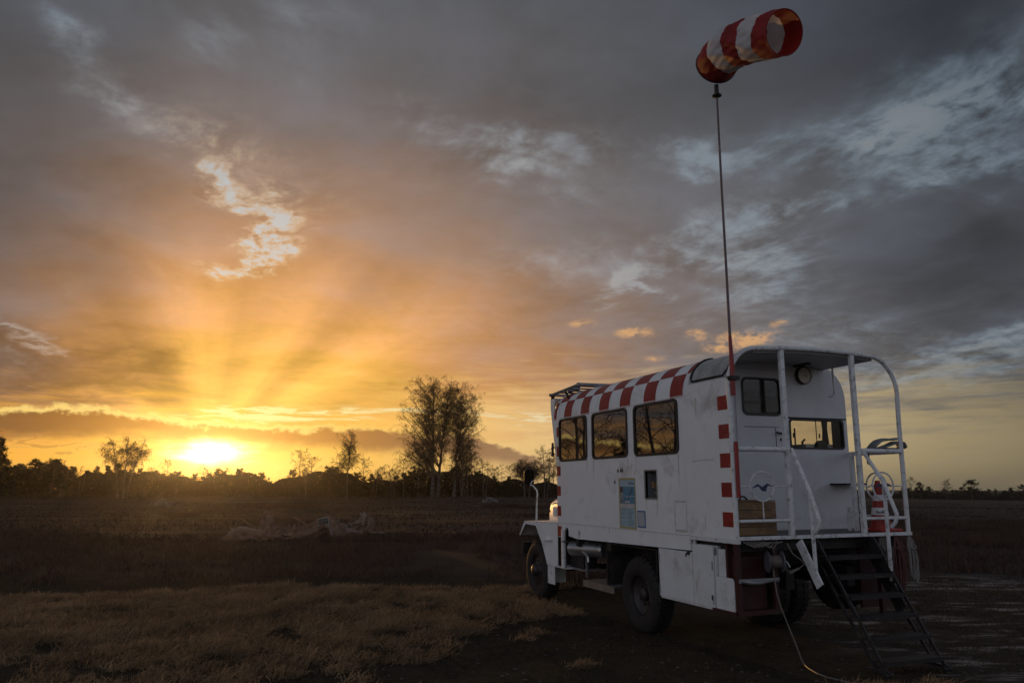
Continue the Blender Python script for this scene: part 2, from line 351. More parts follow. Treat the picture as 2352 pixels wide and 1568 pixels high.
sock_red = mat('windsock_red_cloth', (0.27, 0.009, 0.008), 0.6, var=0.15, vscale=5.0, trans=0.2)
sock_white = mat('windsock_white_cloth', (0.58, 0.56, 0.56), 0.6, var=0.06, vscale=5.0, trans=0.2)

# ------------------------------------------------------------------ mesh helper
ROOT = {}                                   # world position of each thing's empty
def empty(name, loc, label=None, cat=None, group=None):
    o = bpy.data.objects.new(name, None); COL.objects.link(o); o.location = loc; o.empty_display_size = 0.3
    ROOT[o.name] = Vector(loc)
    if label: tag(o, label, cat, group)
    return o
def tag(o, label=None, cat=None, group=None, kind=None):
    if label: o['label'] = label
    if cat: o['category'] = cat
    if group: o['group'] = group
    if kind: o['kind'] = kind
    return o
def rrect(u0, u1, v0, v1, r, n=5):
    pts = []
    for cu, cv, a0 in ((u1-r, v1-r, 0), (u0+r, v1-r, 90), (u0+r, v0+r, 180), (u1-r, v0+r, 270)):
        for k in range(n+1):
            a = radians(a0+90*k/n); pts.append((cu+r*cos(a), cv+r*sin(a)))
    return pts
class MB:
    def __init__(s): s.v = []; s.f = []
    def add(s, vs, fs):
        o = len(s.v); s.v += [tuple(p) for p in vs]; s.f += [tuple(i+o for i in f) for f in fs]; return s
    def box(s, x0, x1, y0, y1, z0, z1):
        return s.add([(x0, y0, z0), (x1, y0, z0), (x1, y1, z0), (x0, y1, z0), (x0, y0, z1), (x1, y0, z1), (x1, y1, z1), (x0, y1, z1)],
                     [(0, 3, 2, 1), (4, 5, 6, 7), (0, 1, 5, 4), (1, 2, 6, 5), (2, 3, 7, 6), (3, 0, 4, 7)])
    def bar(s, p, q, w, h, up=(0, 0, 1)):
        """rectangular bar from p to q, w across, h along up"""
        p, q = Vector(p), Vector(q); d = (q-p).normalized(); u = Vector(up); u = (u-d*u.dot(d)).normalized(); r = d.cross(u)
        vs = []
        for c in (p, q):
            for a, b in ((-1, -1), (1, -1), (1, 1), (-1, 1)): vs.append(c+r*(a*w/2)+u*(b*h/2))
        return s.add(vs, [(0, 1, 2, 3), (7, 6, 5, 4), (0, 4, 5, 1), (1, 5, 6, 2), (2, 6, 7, 3), (3, 7, 4, 0)])
    def tube(s, pts, r, n=8, cap=True):
        pts = [Vector(p) for p in pts]; R = r if isinstance(r, (list, tuple)) else [r]*len(pts)
        t0 = (pts[1]-pts[0]).normalized(); a = Vector((0, 0, 1)) if abs(t0.z) < 0.9 else Vector((1, 0, 0)); nrm = t0.cross(a).normalized()
        vs, fs = [], []; L = len(pts)
        for i, p in enumerate(pts):
            t = (pts[min(i+1, L-1)]-pts[max(i-1, 0)]).normalized(); nrm = (nrm-t*nrm.dot(t)).normalized(); b = t.cross(nrm)
            for k in range(n):
                q = 2*pi*k/n; vs.append(p+(nrm*cos(q)+b*sin(q))*R[i])
        for i in range(L-1):
            for k in range(n): fs.append((i*n+k, i*n+(k+1) % n, (i+1)*n+(k+1) % n, (i+1)*n+k))
        if cap: fs += [tuple(range(n))[::-1], tuple((L-1)*n+k for k in range(n))]
        return s.add(vs, fs)
    def prism(s, poly, plane, a0, a1):
        n = len(poly)
        def P(u, v, a): return {'xz': (u, a, v), 'yz': (a, u, v), 'xy': (u, v, a)}[plane]
        vs = [P(u, v, a0) for u, v in poly]+[P(u, v, a1) for u, v in poly]
        fs = [tuple(range(n)), tuple(range(2*n-1, n-1, -1))]+[(i, i+n, (i+1) % n+n, (i+1) % n) for i in range(n)]
        return s.add(vs, fs)
    def ring(s, outer, inner, plane, a0, a1):
        n = len(outer)
        def P(u, v, a): return {'xz': (u, a, v), 'yz': (a, u, v), 'xy': (u, v, a)}[plane]
        vs = [P(u, v, a0) for u, v in outer]+[P(u, v, a0) for u, v in inner]+[P(u, v, a1) for u, v in outer]+[P(u, v, a1) for u, v in inner]
        fs = []
        for i in range(n):
            j = (i+1) % n
            fs += [(i, j, n+j, n+i), (2*n+i, 3*n+i, 3*n+j, 2*n+j), (i, 2*n+i, 2*n+j, j), (n+i, n+j, 3*n+j, 3*n+i)]
        return s.add(vs, fs)
    def lathe(s, prof, o, axis, n=32, cap0=False, cap1=False):
        o = Vector(o); ax = Vector(axis).normalized(); a = Vector((0, 0, 1)) if abs(ax.z) < 0.9 else Vector((1, 0, 0)); u = ax.cross(a).normalized(); w = ax.cross(u)
        vs, fs = [], []; m = len(prof)
        for r, h in prof:
            for k in range(n):
                q = 2*pi*k/n; vs.append(o+ax*h+(u*cos(q)+w*sin(q))*r)
        for i in range(m-1):
            for k in range(n): fs.append((i*n+k, i*n+(k+1) % n, (i+1)*n+(k+1) % n, (i+1)*n+k))
        if cap0: fs.append(tuple(range(n))[::-1])
        if cap1: fs.append(tuple((m-1)*n+k for k in range(n)))
        return s.add(vs, fs)
    def build(s, name, material, parent=None, smooth=False, bevel=0.0, angle=40):
        off = Vector((0, 0, 0)); p = parent
        while p is not None:
            off += ROOT.get(p.name, Vector((0, 0, 0))); p = p.parent
        me = bpy.data.meshes.new(name); me.from_pydata([(x-off.x, y-off.y, z-off.z) for x, y, z in s.v], [], s.f)
        bm = bmesh.new(); bm.from_mesh(me); bmesh.ops.recalc_face_normals(bm, faces=bm.faces[:]); bm.to_mesh(me); bm.free()
        return link(name, me, material, parent, smooth, bevel, angle)
def link(name, me, material, parent=None, smooth=False, bevel=0.0, angle=40):
    o = bpy.data.objects.new(name, me); COL.objects.link(o)
    if material: me.materials.append(material)
    if parent: o.parent = parent
    if smooth:
        me.shade_smooth()
        if hasattr(me, 'set_sharp_from_angle'): me.set_sharp_from_angle(angle=radians(angle))
    if bevel > 0:
        b = o.modifiers.new('edge', 'BEVEL'); b.width = bevel; b.segments = 2; b.limit_method = 'ANGLE'; b.angle_limit = radians(50)
    return o
def panel(name, outer, holes, plane, a0, a1, material, parent, bevel=0.0):
    """flat sheet between a0 and a1 with real openings"""
    bm = bmesh.new()
    def P(u, v): return {'xz': (u, a0, v), 'yz': (a0, u, v), 'xy': (u, v, a0)}[plane]
    for loop in [outer]+holes:
        vs = [bm.verts.new(P(u, v)) for u, v in loop]
        for i in range(len(vs)): bm.edges.new((vs[i], vs[(i+1) % len(vs)]))
    bmesh.ops.triangle_fill(bm, edges=bm.edges[:], use_beauty=True, use_dissolve=False)
    g = bmesh.ops.extrude_face_region(bm, geom=bm.faces[:])
    d = {'xz': (0, a1-a0, 0), 'yz': (a1-a0, 0, 0), 'xy': (0, 0, a1-a0)}[plane]
    bmesh.ops.translate(bm, vec=d, verts=[e for e in g['geom'] if isinstance(e, bmesh.types.BMVert)])
    bmesh.ops.recalc_face_normals(bm, faces=bm.faces[:])
    off = Vector((0, 0, 0)); p = parent
    while p is not None: off += ROOT.get(p.name, Vector((0, 0, 0))); p = p.parent
    bmesh.ops.translate(bm, vec=-off, verts=bm.verts[:])
    me = bpy.data.meshes.new(name); bm.to_mesh(me); bm.free()
    return link(name, me, material, parent, bevel=bevel)
def copy_tree(o, parent=None):
    c = o.copy(); COL.objects.link(c); c.parent = parent
    if o.name in ROOT: ROOT[c.name] = ROOT[o.name].copy()
    for ch in list(o.children): copy_tree(ch, c)
    return c

# ================================================================== ground
rng = np.random.default_rng(7)
def n2(x, y, s, seed=0):
    """cheap smooth value noise on numpy arrays, 0..1"""
    x = np.asarray(x, float)*s+seed*17.3; y = np.asarray(y, float)*s+seed*9.1
    xi, yi = np.floor(x), np.floor(y); xf, yf = x-xi, y-yi
    h = lambda a, b: (np.sin(a*127.1+b*311.7+seed*74.7)*43758.5453) % 1.0
    u, v = xf*xf*(3-2*xf), yf*yf*(3-2*yf)
    return (h(xi, yi)*(1-u)+h(xi+1, yi)*u)*(1-v)+(h(xi, yi+1)*(1-u)+h(xi+1, yi+1)*u)*v
def ground_z(x, y):
    x = np.asarray(x, float); y = np.asarray(y, float)
    near = np.exp(-(((x+1.5)/7.0)**2+((y-1.3)/5.0)**2))
    d = np.hypot(x-8.7, y+5.8)
    z = (n2(x, y, 0.35, 1)-0.5)*0.10+(n2(x, y, 1.1, 2)-0.5)*0.05+(n2(x, y, 0.05, 3)-0.5)*0.5*np.clip((d-25)/60, 0, 1)
    dp = (x-CAM.x)*FW.x+(y-CAM.y)*FW.y; la = (x-CAM.x)*RT.x+(y-CAM.y)*RT.y
    fall = 0.019*np.clip(la-6.0, 0, 260)*np.clip((dp-10)/10, 0, 1)      # the heath drops away to the right
    return z*(1-near)-fall
def axis_steps(lo, hi, c, fine, coarse):
    a = [c]; s = fine
    while a[-1] < hi: a.append(a[-1]+s); s = min(s*1.06, coarse)
    b = [c]; s = fine
    while b[-1] > lo: b.append(b[-1]-s); s = min(s*1.06, coarse)
    return np.array(sorted(set(b[1:]+a)))
gx = axis_steps(-1000, 300, -2.0, 0.30, 60.0); gy = axis_steps(-800, 800, 0.0, 0.30, 60.0)
GX, GY = np.meshgrid(gx, gy, indexing='ij'); GZ = ground_z(GX, GY)
me = bpy.data.meshes.new('ground'); nx, ny = GX.shape
vv = np.stack([GX.ravel(), GY.ravel(), GZ.ravel()], 1)
ii = np.arange(nx*ny).reshape(nx, ny); q = np.stack([ii[:-1, :-1], ii[1:, :-1], ii[1:, 1:], ii[:-1, 1:]], -1).reshape(-1, 4)
me.from_pydata(vv.tolist(), [], q.tolist()); me.shade_smooth()
GM = bpy.data.materials.new('heath_ground'); GM.use_nodes = True; T = GM.node_tree; Bn = T.nodes['Principled BSDF']
Bn.inputs['Roughness'].default_value = 0.95; Bn.inputs['Specular IOR Level'].default_value = 0.15
geo = T.nodes.new('ShaderNodeNewGeometry'); Pw = X(T, geo.outputs['Position'])
rel = vmath(T, 'SUBTRACT', Pw, tuple(CAM))
dep = vmath(T, 'DOT_PRODUCT', rel, tuple(FW), out=1); lat = vmath(T, 'DOT_PRODUCT', rel, tuple(RT), out=1)
gn1 = noise(T, Pw, 0.35, 6, 0.6); gn2 = noise(T, Pw, 2.4, 7, 0.65); gn3 = noise(T, Pw, 14.0, 5, 0.6)
turf = mixc(T, gn2.map(0.35, 0.68), (0.018, 0.013, 0.008, 1), (0.042, 0.031, 0.019, 1))
turf = mixc(T, gn3.map(0.5, 0.78)*0.6, turf, (0.085, 0.064, 0.042, 1))
turf = mixc(T, gn1.map(0.5, 0.7)*0.5, turf, (0.040, 0.038, 0.019, 1))
soil = mixc(T, gn3.map(0.35, 0.7), (0.022, 0.014, 0.011, 1), (0.055, 0.038, 0.030, 1))
# mown heath: furrow-like streaks running across the field
sv = vmath(T, 'MULTIPLY', comb(T, dep, lat, 0.0), (0.55, 0.035, 1.0))
fs1 = noise(T, sv, 1.0, 5, 0.6); fs2 = noise(T, Pw, 0.06, 5, 0.6); fs3 = noise(T, Pw, 1.3, 6, 0.7)
field = mixc(T, fs1.map(0.36, 0.66), (0.020, 0.011, 0.009, 1), (0.072, 0.044, 0.031, 1))
field = mixc(T, fs2.map(0.4, 0.65)*0.55, field, (0.045, 0.026, 0.021, 1))
field = mixc(T, fs3.map(0.5, 0.8)*0.5, field, (0.085, 0.058, 0.042, 1))
gw_ = (dep + (gn1-0.5)*10.0).map(15.0, 20.0)
gc = mixc(T, gw_, turf, field)
humus = (dep+(gn1-0.5)*4.0).map(15.6, 17.2)*((dep+(gn1-0.5)*5.0).map(31.0, 29.0)._m('MAXIMUM', lat.map(6.0, 9.0)*(dep+(gn1-0.5)*2.0).map(18.0, 19.5)*(0.55+0.45*fs1.map(0.4, 0.6))))
gc = mixc(T, humus*0.7, gc, (0.026, 0.017, 0.013, 1))
bare = (gn1 + (gn2-0.5)*0.5 + (lat-2.0)*0.02).map(0.52, 0.64)*dep.map(24, 14)
gc = mixc(T, bare*0.4, gc, soil)
# pale sand showing through on the right
sv2 = vmath(T, 'MULTIPLY', comb(T, dep, lat, 0.0), (1.9, 0.55, 1.0))
sn = noise(T, sv2, 1.3, 8, 0.66); sb = noise(T, Pw, 0.22, 4, 0.5)
sand = (sn + (sb-0.5)*0.55).map(0.50, 0.64)*lat.map(3.6, 5.2)*dep.map(20.0, 17.0)*dep.map(5.0, 7.5)
gc = mixc(T, sand*0.8, gc, mixc(T, gn3.map(0.3, 0.7), (0.24, 0.20, 0.18, 1), (0.42, 0.36, 0.33, 1)))
edge = lat.map(3.0, 5.0)*(dep+(gn2-0.5)*2.0).map(15.6, 16.4)*(dep+(gn2-0.5)*2.0).map(18.2, 17.2)
gc = mixc(T, edge*sn.map(0.42, 0.60)*0.8, gc, (0.33, 0.29, 0.27, 1))
T.links.new(gc.s, Bn.inputs['Base Color'])
bmp = T.nodes.new('ShaderNodeBump'); bmp.inputs['Strength'].default_value = 0.7; bmp.inputs['Distance'].default_value = 0.05
T.links.new((gn2*0.7+gn3*0.5).s, bmp.inputs['Height']); T.links.new(bmp.outputs[0], Bn.inputs['Normal'])
go = link('ground', me, GM); go['kind'] = 'structure'

# ================================================================== grass and heather
def plantmat(name, c0, c1, trans=0.25, rough=0.8):
    M = bpy.data.materials.new(name); M.use_nodes = True; T = M.node_tree; B = T.nodes['Principled BSDF']
    B.inputs['Roughness'].default_value = rough; B.inputs['Specular IOR Level'].default_value = 0.2
    g = T.nodes.new('ShaderNodeNewGeometry'); P = X(T, g.outputs['Position'])
    r = X(T, g.outputs['Random Per Island'])
    n = noise(T, P, 0.8, 4, 0.6)
    c = mixc(T, (r*0.6+n.map(0.3, 0.7)*0.4), (*c0, 1), (*c1, 1))
    T.links.new(c.s, B.inputs['Base Color'])
    if trans > 0:
        tr = T.nodes.new('ShaderNodeBsdfTranslucent'); T.links.new(c.s, tr.inputs[0]); mx = T.nodes.new('ShaderNodeMixShader'); mx.inputs[0].default_value = trans
        T.links.new(B.outputs[0], mx.inputs[1]); T.links.new(tr.outputs[0], mx.inputs[2]); T.links.new(mx.outputs[0], T.nodes['Material Output'].inputs[0])
    return M
def blades(name, base, direc, length, width, bend, material, label):
    """base (n,3), direc (n,3) unit start direction, bend (n,3) added towards the tip; each blade a bent tapering strip"""
    n = len(base); L = length[:, None]
    side = np.cross(direc, rng.normal(size=(n, 3))); side /= np.linalg.norm(side, axis=1)[:, None]+1e-9
    w = side*width[:, None]*0.5
    p0 = base; p1 = base+direc*L*0.5+bend*L*0.15; p2 = base+direc*L*0.85+bend*L*0.62
    V = np.stack([p0-w, p0+w, p1+w*0.8, p1-w*0.8, p2], 1).reshape(-1, 3)
    k = np.arange(n)[:, None]*5
    quads = (k+np.array([[0, 1, 2, 3]])); tris = (k+np.array([[3, 2, 4]]))
    me = bpy.data.meshes.new(name)
    me.vertices.add(len(V)); me.vertices.foreach_set('co', V.astype(np.float32).ravel())
    loops = np.concatenate([quads, tris], 1).ravel(); me.loops.add(len(loops)); me.loops.foreach_set('vertex_index', loops.astype(np.int32))
    st = np.arange(n)[:, None]*7+np.array([[0, 4]]); me.polygons.add(2*n); me.polygons.foreach_set('loop_start', st.ravel().astype(np.int32))
    me.polygons.foreach_set('loop_total', np.tile([4, 3], n).astype(np.int32)); me.update(); me.validate()
    o = link(name, me, material); tag(o, label, name.replace('_', ' '), kind='stuff'); return o
def to_world(dep_, lat_): return CAM.x+FW.x*dep_+RT.x*lat_, CAM.y+FW.y*dep_+RT.y*lat_
def clumps(n_cl, per, dep_rng, lat_rng, keep, radius):
    d = np.sqrt(rng.uniform(dep_rng[0]**2, dep_rng[1]**2, n_cl)); la = rng.uniform(lat_rng[0], lat_rng[1], n_cl)*np.ones(n_cl)
    x, y = to_world(d, la); k = keep(x, y, d, la); x, y = x[k], y[k]
    m = len(x); sz = rng.uniform(0.6, 1.3, m)
    bx = np.repeat(x, per)+rng.normal(0, 1, m*per)*np.repeat(radius*sz, per); by = np.repeat(y, per)+rng.normal(0, 1, m*per)*np.repeat(radius*sz, per)
    return bx, by, np.repeat(sz, per), np.repeat(np.arange(m), per)
def offtruck(x, y): return ~((x > -6.0) & (x < 2.1) & (y > -0.1) & (y < 2.75))
# wind-combed straw tussocks
def keep_straw(x, y, d, la):
    edge = 15.4+2.4*(n2(x, y, 0.35, 5)-0.5)+1.6*np.exp(-((la+3.0)/3.5)**2)
    dens = 0.55*n2(x, y, 0.6, 6)+0.45*n2(x, y, 1.6, 8)+0.35*(n2(x, y, 3.1, 20)-0.5)
    right = np.clip((-1.0-la+ (d-9.0)*0.55)/3.0, -0.4, 0.42)
    return (d < edge) & (dens+0.22*(rng.random(len(x))-0.5) < 0.43+right*0.75) & offtruck(x, y)
bx, by, sz, cid = clumps(4300, 120, (6.8, 17.6), (-13.0, 4.8), keep_straw, 0.085)
n = len(bx); az = rng.uniform(0, 2*pi, n); tilt = rng.uniform(0.15, 1.05, n)
wind = np.array([RT.x*0.75-FW.x*0.35, RT.y*0.75-FW.y*0.35, 0.0])
dr = np.stack([np.cos(az)*np.sin(tilt), np.sin(az)*np.sin(tilt), np.cos(tilt)], 1)+wind*0.35; dr /= np.linalg.norm(dr, axis=1)[:, None]
bend = wind[None]*rng.uniform(0.0, 0.6, (n, 1))+np.stack([rng.normal(0, 0.3, n), rng.normal(0, 0.3, n), -rng.uniform(0.1, 0.9, n)], 1)
blades('straw_grass', np.stack([bx, by, ground_z(bx, by)-0.01], 1), dr, rng.uniform(0.09, 0.23, n)*sz, rng.uniform(0.005, 0.010, n), bend,
       plantmat('straw', (0.070, 0.043, 0.024), (0.54, 0.37, 0.21), 0.3), 'bleached straw tussocks blown flat in the left foreground')
# single tuft in the middle foreground
def keep_tuft(x, y, d, la): return (np.abs(d-8.05+0.05*(la+1.2)) < 0.28*np.sqrt(np.clip(1-((la+1.1)/0.62)**2, 0, 1)))
bx, by, sz, cid = clumps(6000, 40, (7.5, 8.7), (-2.2, 0.2), keep_tuft, 0.05)
n = len(bx); az = rng.uniform(0, 2*pi, n); tilt = rng.uniform(0.1, 1.0, n)
dr = np.stack([np.cos(az)*np.sin(tilt), np.sin(az)*np.sin(tilt), np.cos(tilt)], 1)+wind*0.3; dr /= np.linalg.norm(dr, axis=1)[:, None]
bend = wind[None]*rng.uniform(0.2, 0.8, (n, 1))+np.stack([np.zeros(n), np.zeros(n), -rng.uniform(0.1, 0.6, n)], 1)
sel = rng.random(n) < 0.5
blades('straw_tuft', np.stack([bx, by, ground_z(bx, by)-0.01], 1)[sel], dr[sel], (rng.uniform(0.08, 0.17, n)*sz)[sel], rng.uniform(0.004, 0.007, n)[sel], bend[sel],
       bpy.data.materials['straw'], 'lone pale tuft of straw grass left of the truck wheels')
# short turf
nt = 190000
d = np.sqrt(rng.uniform(6.6**2, 19.0**2, nt)); la = rng.uniform(-0.72, 0.72, nt)*d
x, y = to_world(d, la); k = (n2(x, y, 1.9, 9)+0.35*n2(x, y, 6.0, 10) > 0.42) & ((x < -5.7) | (x > 1.6) | (y < 0.25) | (y > 2.5)); x, y, d = x[k], y[k], d[k]; n = len(x)
az = rng.uniform(0, 2*pi, n); tilt = rng.uniform(0.2, 1.2, n)
dr = np.stack([np.cos(az)*np.sin(tilt), np.sin(az)*np.sin(tilt), np.cos(tilt)], 1)
bend = wind[None]*rng.uniform(0, 0.4, (n, 1))+np.stack([np.zeros(n), np.zeros(n), -rng.uniform(0.0, 0.4, n)], 1)
blades('turf_grass', np.stack([x, y, ground_z(x, y)-0.005], 1), dr, rng.uniform(0.025, 0.075, n), rng.uniform(0.004, 0.008, n), bend,
       plantmat('turf', (0.020, 0.019, 0.009), (0.088, 0.070, 0.038), 0.15), 'short worn grass round the truck')
# heather
def keep_h(x, y, d, la):
    front = 16.2+2.4*(n2(x, y, 0.35, 11)-0.5)+1.7*np.exp(-((la+2.6)/3.2)**2)+0.8*(n2(x, y, 1.3, 21)-0.5)
    back = 30.0+3.0*(n2(x, y, 0.2, 12)-0.5)+np.clip(-la*0.10, -2.0, 0.5)
    left = (d > front) & (d < back) & (la < 6.5)
    trackc = -0.6-(d-18)*0.22
    left &= ~((np.abs(la-trackc-(n2(x, y, 0.5, 13)-0.5)*0.8) < 0.75) & (d < 26))
    rightz = (la > 6.0) & (d > 19.0+1.2*(n2(x, y, 0.5, 14)-0.5)) & (d < 58)
    left &= ~((x > -24.6) & (x < -22.2) & (np.abs(y+1.2) < 3.2) & (n2(x, y, 1.5, 22) < 0.75))
    left |= (d > 28) & (d < 80) & (la < 6.5) & (n2(x, y, 0.13, 30)+0.25*n2(x, y, 0.5, 31) > 0.80)
    left &= ~((n2(x, y, 0.28, 32) > 0.80) & (d < 30))
    return (left | rightz) & offtruck(x, y) & (n2(x, y, 0.9, 15) > 0.12)
bx, by, sz, cid = clumps(33000, 22, (15.0, 80.0), (-24.0, 40.0), keep_h, 0.20)
n = len(bx); az = rng.uniform(0, 2*pi, n); tilt = np.abs(rng.normal(0, 0.42, n))
dr = np.stack([np.cos(az)*np.sin(tilt), np.sin(az)*np.sin(tilt), np.cos(tilt)], 1)
bend = np.stack([rng.normal(0, 0.25, n), rng.normal(0, 0.25, n), np.zeros(n)], 1)
blades('heather', np.stack([bx, by, ground_z(bx, by)-0.02], 1), dr, rng.uniform(0.12, 0.36, n)*sz*(0.45+1.0*n2(bx, by, 0.45, 16)), rng.uniform(0.012, 0.028, n), bend,
       plantmat('heather_twigs', (0.034, 0.020, 0.015), (0.115, 0.066, 0.046), 0.1), 'dark brown heather covering the heath')

ns = 90000
d = 30.0+115.0*rng.random(ns)**1.6; la = rng.uniform(-0.72, 0.72, ns)*d
x, y = to_world(d, la); k = (n2(d, la*0.07, 0.6, 18)+0.3*n2(x, y, 0.5, 19) > 0.42+0.22*rng.random(ns)); x, y, d = x[k], y[k], d[k]; n = len(x)
az = rng.uniform(0, 2*pi, n); tilt = rng.uniform(0.1, 1.1, n)
dr = np.stack([np.cos(az)*np.sin(tilt), np.sin(az)*np.sin(tilt), np.cos(tilt)], 1)
blades('heath_stubble', np.stack([x, y, ground_z(x, y)-0.01], 1), dr, rng.uniform(0.08, 0.22, n), rng.uniform(0.02, 0.05, n)*(0.6+d/90), rng.normal(0, 0.2, (n, 3)),
       plantmat('stubble', (0.016, 0.010, 0.008), (0.042, 0.028, 0.021), 0.0), 'cropped brown heath stubble on the open field')

# ================================================================== trees
bark = mat('birch_bark', (0.12, 0.10, 0.085), 0.85, var=0.3, vscale=2.0, dirt=(0.025, 0.02, 0.018), dirt_amt=1.0, dscale=1.6)
bark_dark = mat('pine_bark', (0.085, 0.05, 0.035), 0.9, var=0.3, vscale=2.0)
twig_m = plantmat('birch_twigs', (0.030, 0.020, 0.015), (0.075, 0.050, 0.035), 0.0)
needle_m = plantmat('pine_needles', (0.010, 0.011, 0.007), (0.034, 0.032, 0.018), 0.1)
def vrand(rg): 
    v = Vector((rg.gauss(0, 1), rg.gauss(0, 1), rg.gauss(0, 1))); return v.normalized()
def ribbon(m, pts, w, rg):
    side = (pts[-1]-pts[0]).cross(vrand(rg)); side = side.normalized()*w*0.5 if side.length > 1e-6 else Vector((w*0.5, 0, 0))
    vs = []
    for i, p in enumerate(pts[:-1]):
        k = 1.0-0.6*i/len(pts); vs += [p-side*k, p+side*k]
    vs.append(pts[-1]); c = len(pts)-1
    fs = [(2*i, 2*i+1, 2*i+3, 2*i+2) for i in range(c-1)]+[(2*c-2, 2*c-1, 2*c)]
    m.add(vs, fs)
def birch_meshes(h, spread, seed, stems=((0.0, 0.0, 0.0, 1.0),), limbs=20, subs=6, twigs=7, t0=0.25, wscale=1.0, droop=1.0, lift=0.75):
    """stems: (dx, dy at base, lean, height factor)"""
    rg = random.Random(seed); tm, cm = MB(), MB()
    for si, (ox, oy, lean, hf) in enumerate(stems):
        H = h*hf; la_ = rg.uniform(0, 2*pi) if len(stems) == 1 else atan2(oy, ox) if (ox or oy) else rg.uniform(0, 6)
        path = []; p = Vector((ox, oy, -0.1)); N = 11; ln = Vector((cos(la_), sin(la_), 0))*lean
        for i in range(N+1):
            path.append(p.copy()); t = i/N
            p = p+Vector((rg.gauss(0, 0.05), rg.gauss(0, 0.05), 1.0)).normalized()*(H/N)+ln*(H/N)*(1.0-0.5*t)
        R = 0.0105*H+0.03; rad = [R*(1-0.93*(i/N))**0.9+0.012 for i in range(N+1)]; rad[0] *= 1.35
        tm.tube(path, rad, 7)
        def at(t):
            f = t*N; i = min(int(f), N-1); return path[i].lerp(path[i+1], f-i)
        for li in range(limbs):
            t = t0+(0.985-t0)*((li+rg.random())/limbs); a = li*2.4+rg.uniform(-0.5, 0.5)
            el = lift+0.45*t+rg.uniform(-0.15, 0.15); el = min(el, 1.35)
            d = Vector((cos(a)*cos(el), sin(a)*cos(el), sin(el)))
            L = spread*(1.15-0.80*((t-t0)/(1-t0))**1.3)*rg.uniform(0.65, 1.1)/max(0.45, cos(el))*0.62
            pts = [at(t)]; dd = d.copy(); S_ = 6
            for k in range(S_):
                dd = (dd+vrand(rg)*0.16+Vector((cos(a), sin(a), 0))*0.10-Vector((0, 0, 0.14*droop*k/S_*2))).normalized(); pts.append(pts[-1]+dd*(L/S_))
            r0 = max(0.018, 0.30*R*(1-t*0.75)); tm.tube(pts, [r0*(1-0.85*k/S_)+0.008 for k in range(S_+1)], 4, cap=False)
            for sb in range(subs):
                u = 0.25+0.75*(sb+rg.random())/subs; f = u*S_; i = min(int(f), S_-1); s0 = pts[i].lerp(pts[i+1], f-i)
                sd_ = ((pts[i+1]-pts[i]).normalized()+vrand(rg)*0.9).normalized(); sl_ = L*rg.uniform(0.22, 0.42)
                sp = [s0]
                for k in range(3):
                    sd_ = (sd_+vrand(rg)*0.2-Vector((0, 0, 0.16*droop*k))).normalized(); sp.append(sp[-1]+sd_*(sl_/3))
                ribbon(cm, sp, 0.040*wscale*(h/20+0.4), rg)
                for tw in range(twigs):
                    v = 0.2+0.8*rg.random(); f2 = v*3; i2 = min(int(f2), 2); q0 = sp[i2].lerp(sp[i2+1], f2-i2)
                    td = (sd_*0.5+vrand(rg)*0.75-Vector((0, 0, 0.25*droop))).normalized(); tl = (0.028*h+0.25)*rg.uniform(0.6, 1.4)
                    q1 = q0+td*tl*0.5; q2 = q1+(td*0.5-Vector((0, 0, 0.75*droop))+vrand(rg)*0.2).normalized()*tl*0.6
                    ribbon(cm, [q0, q1, q2], 0.024*wscale*(h/20+0.4), rg)
    return tm, cm
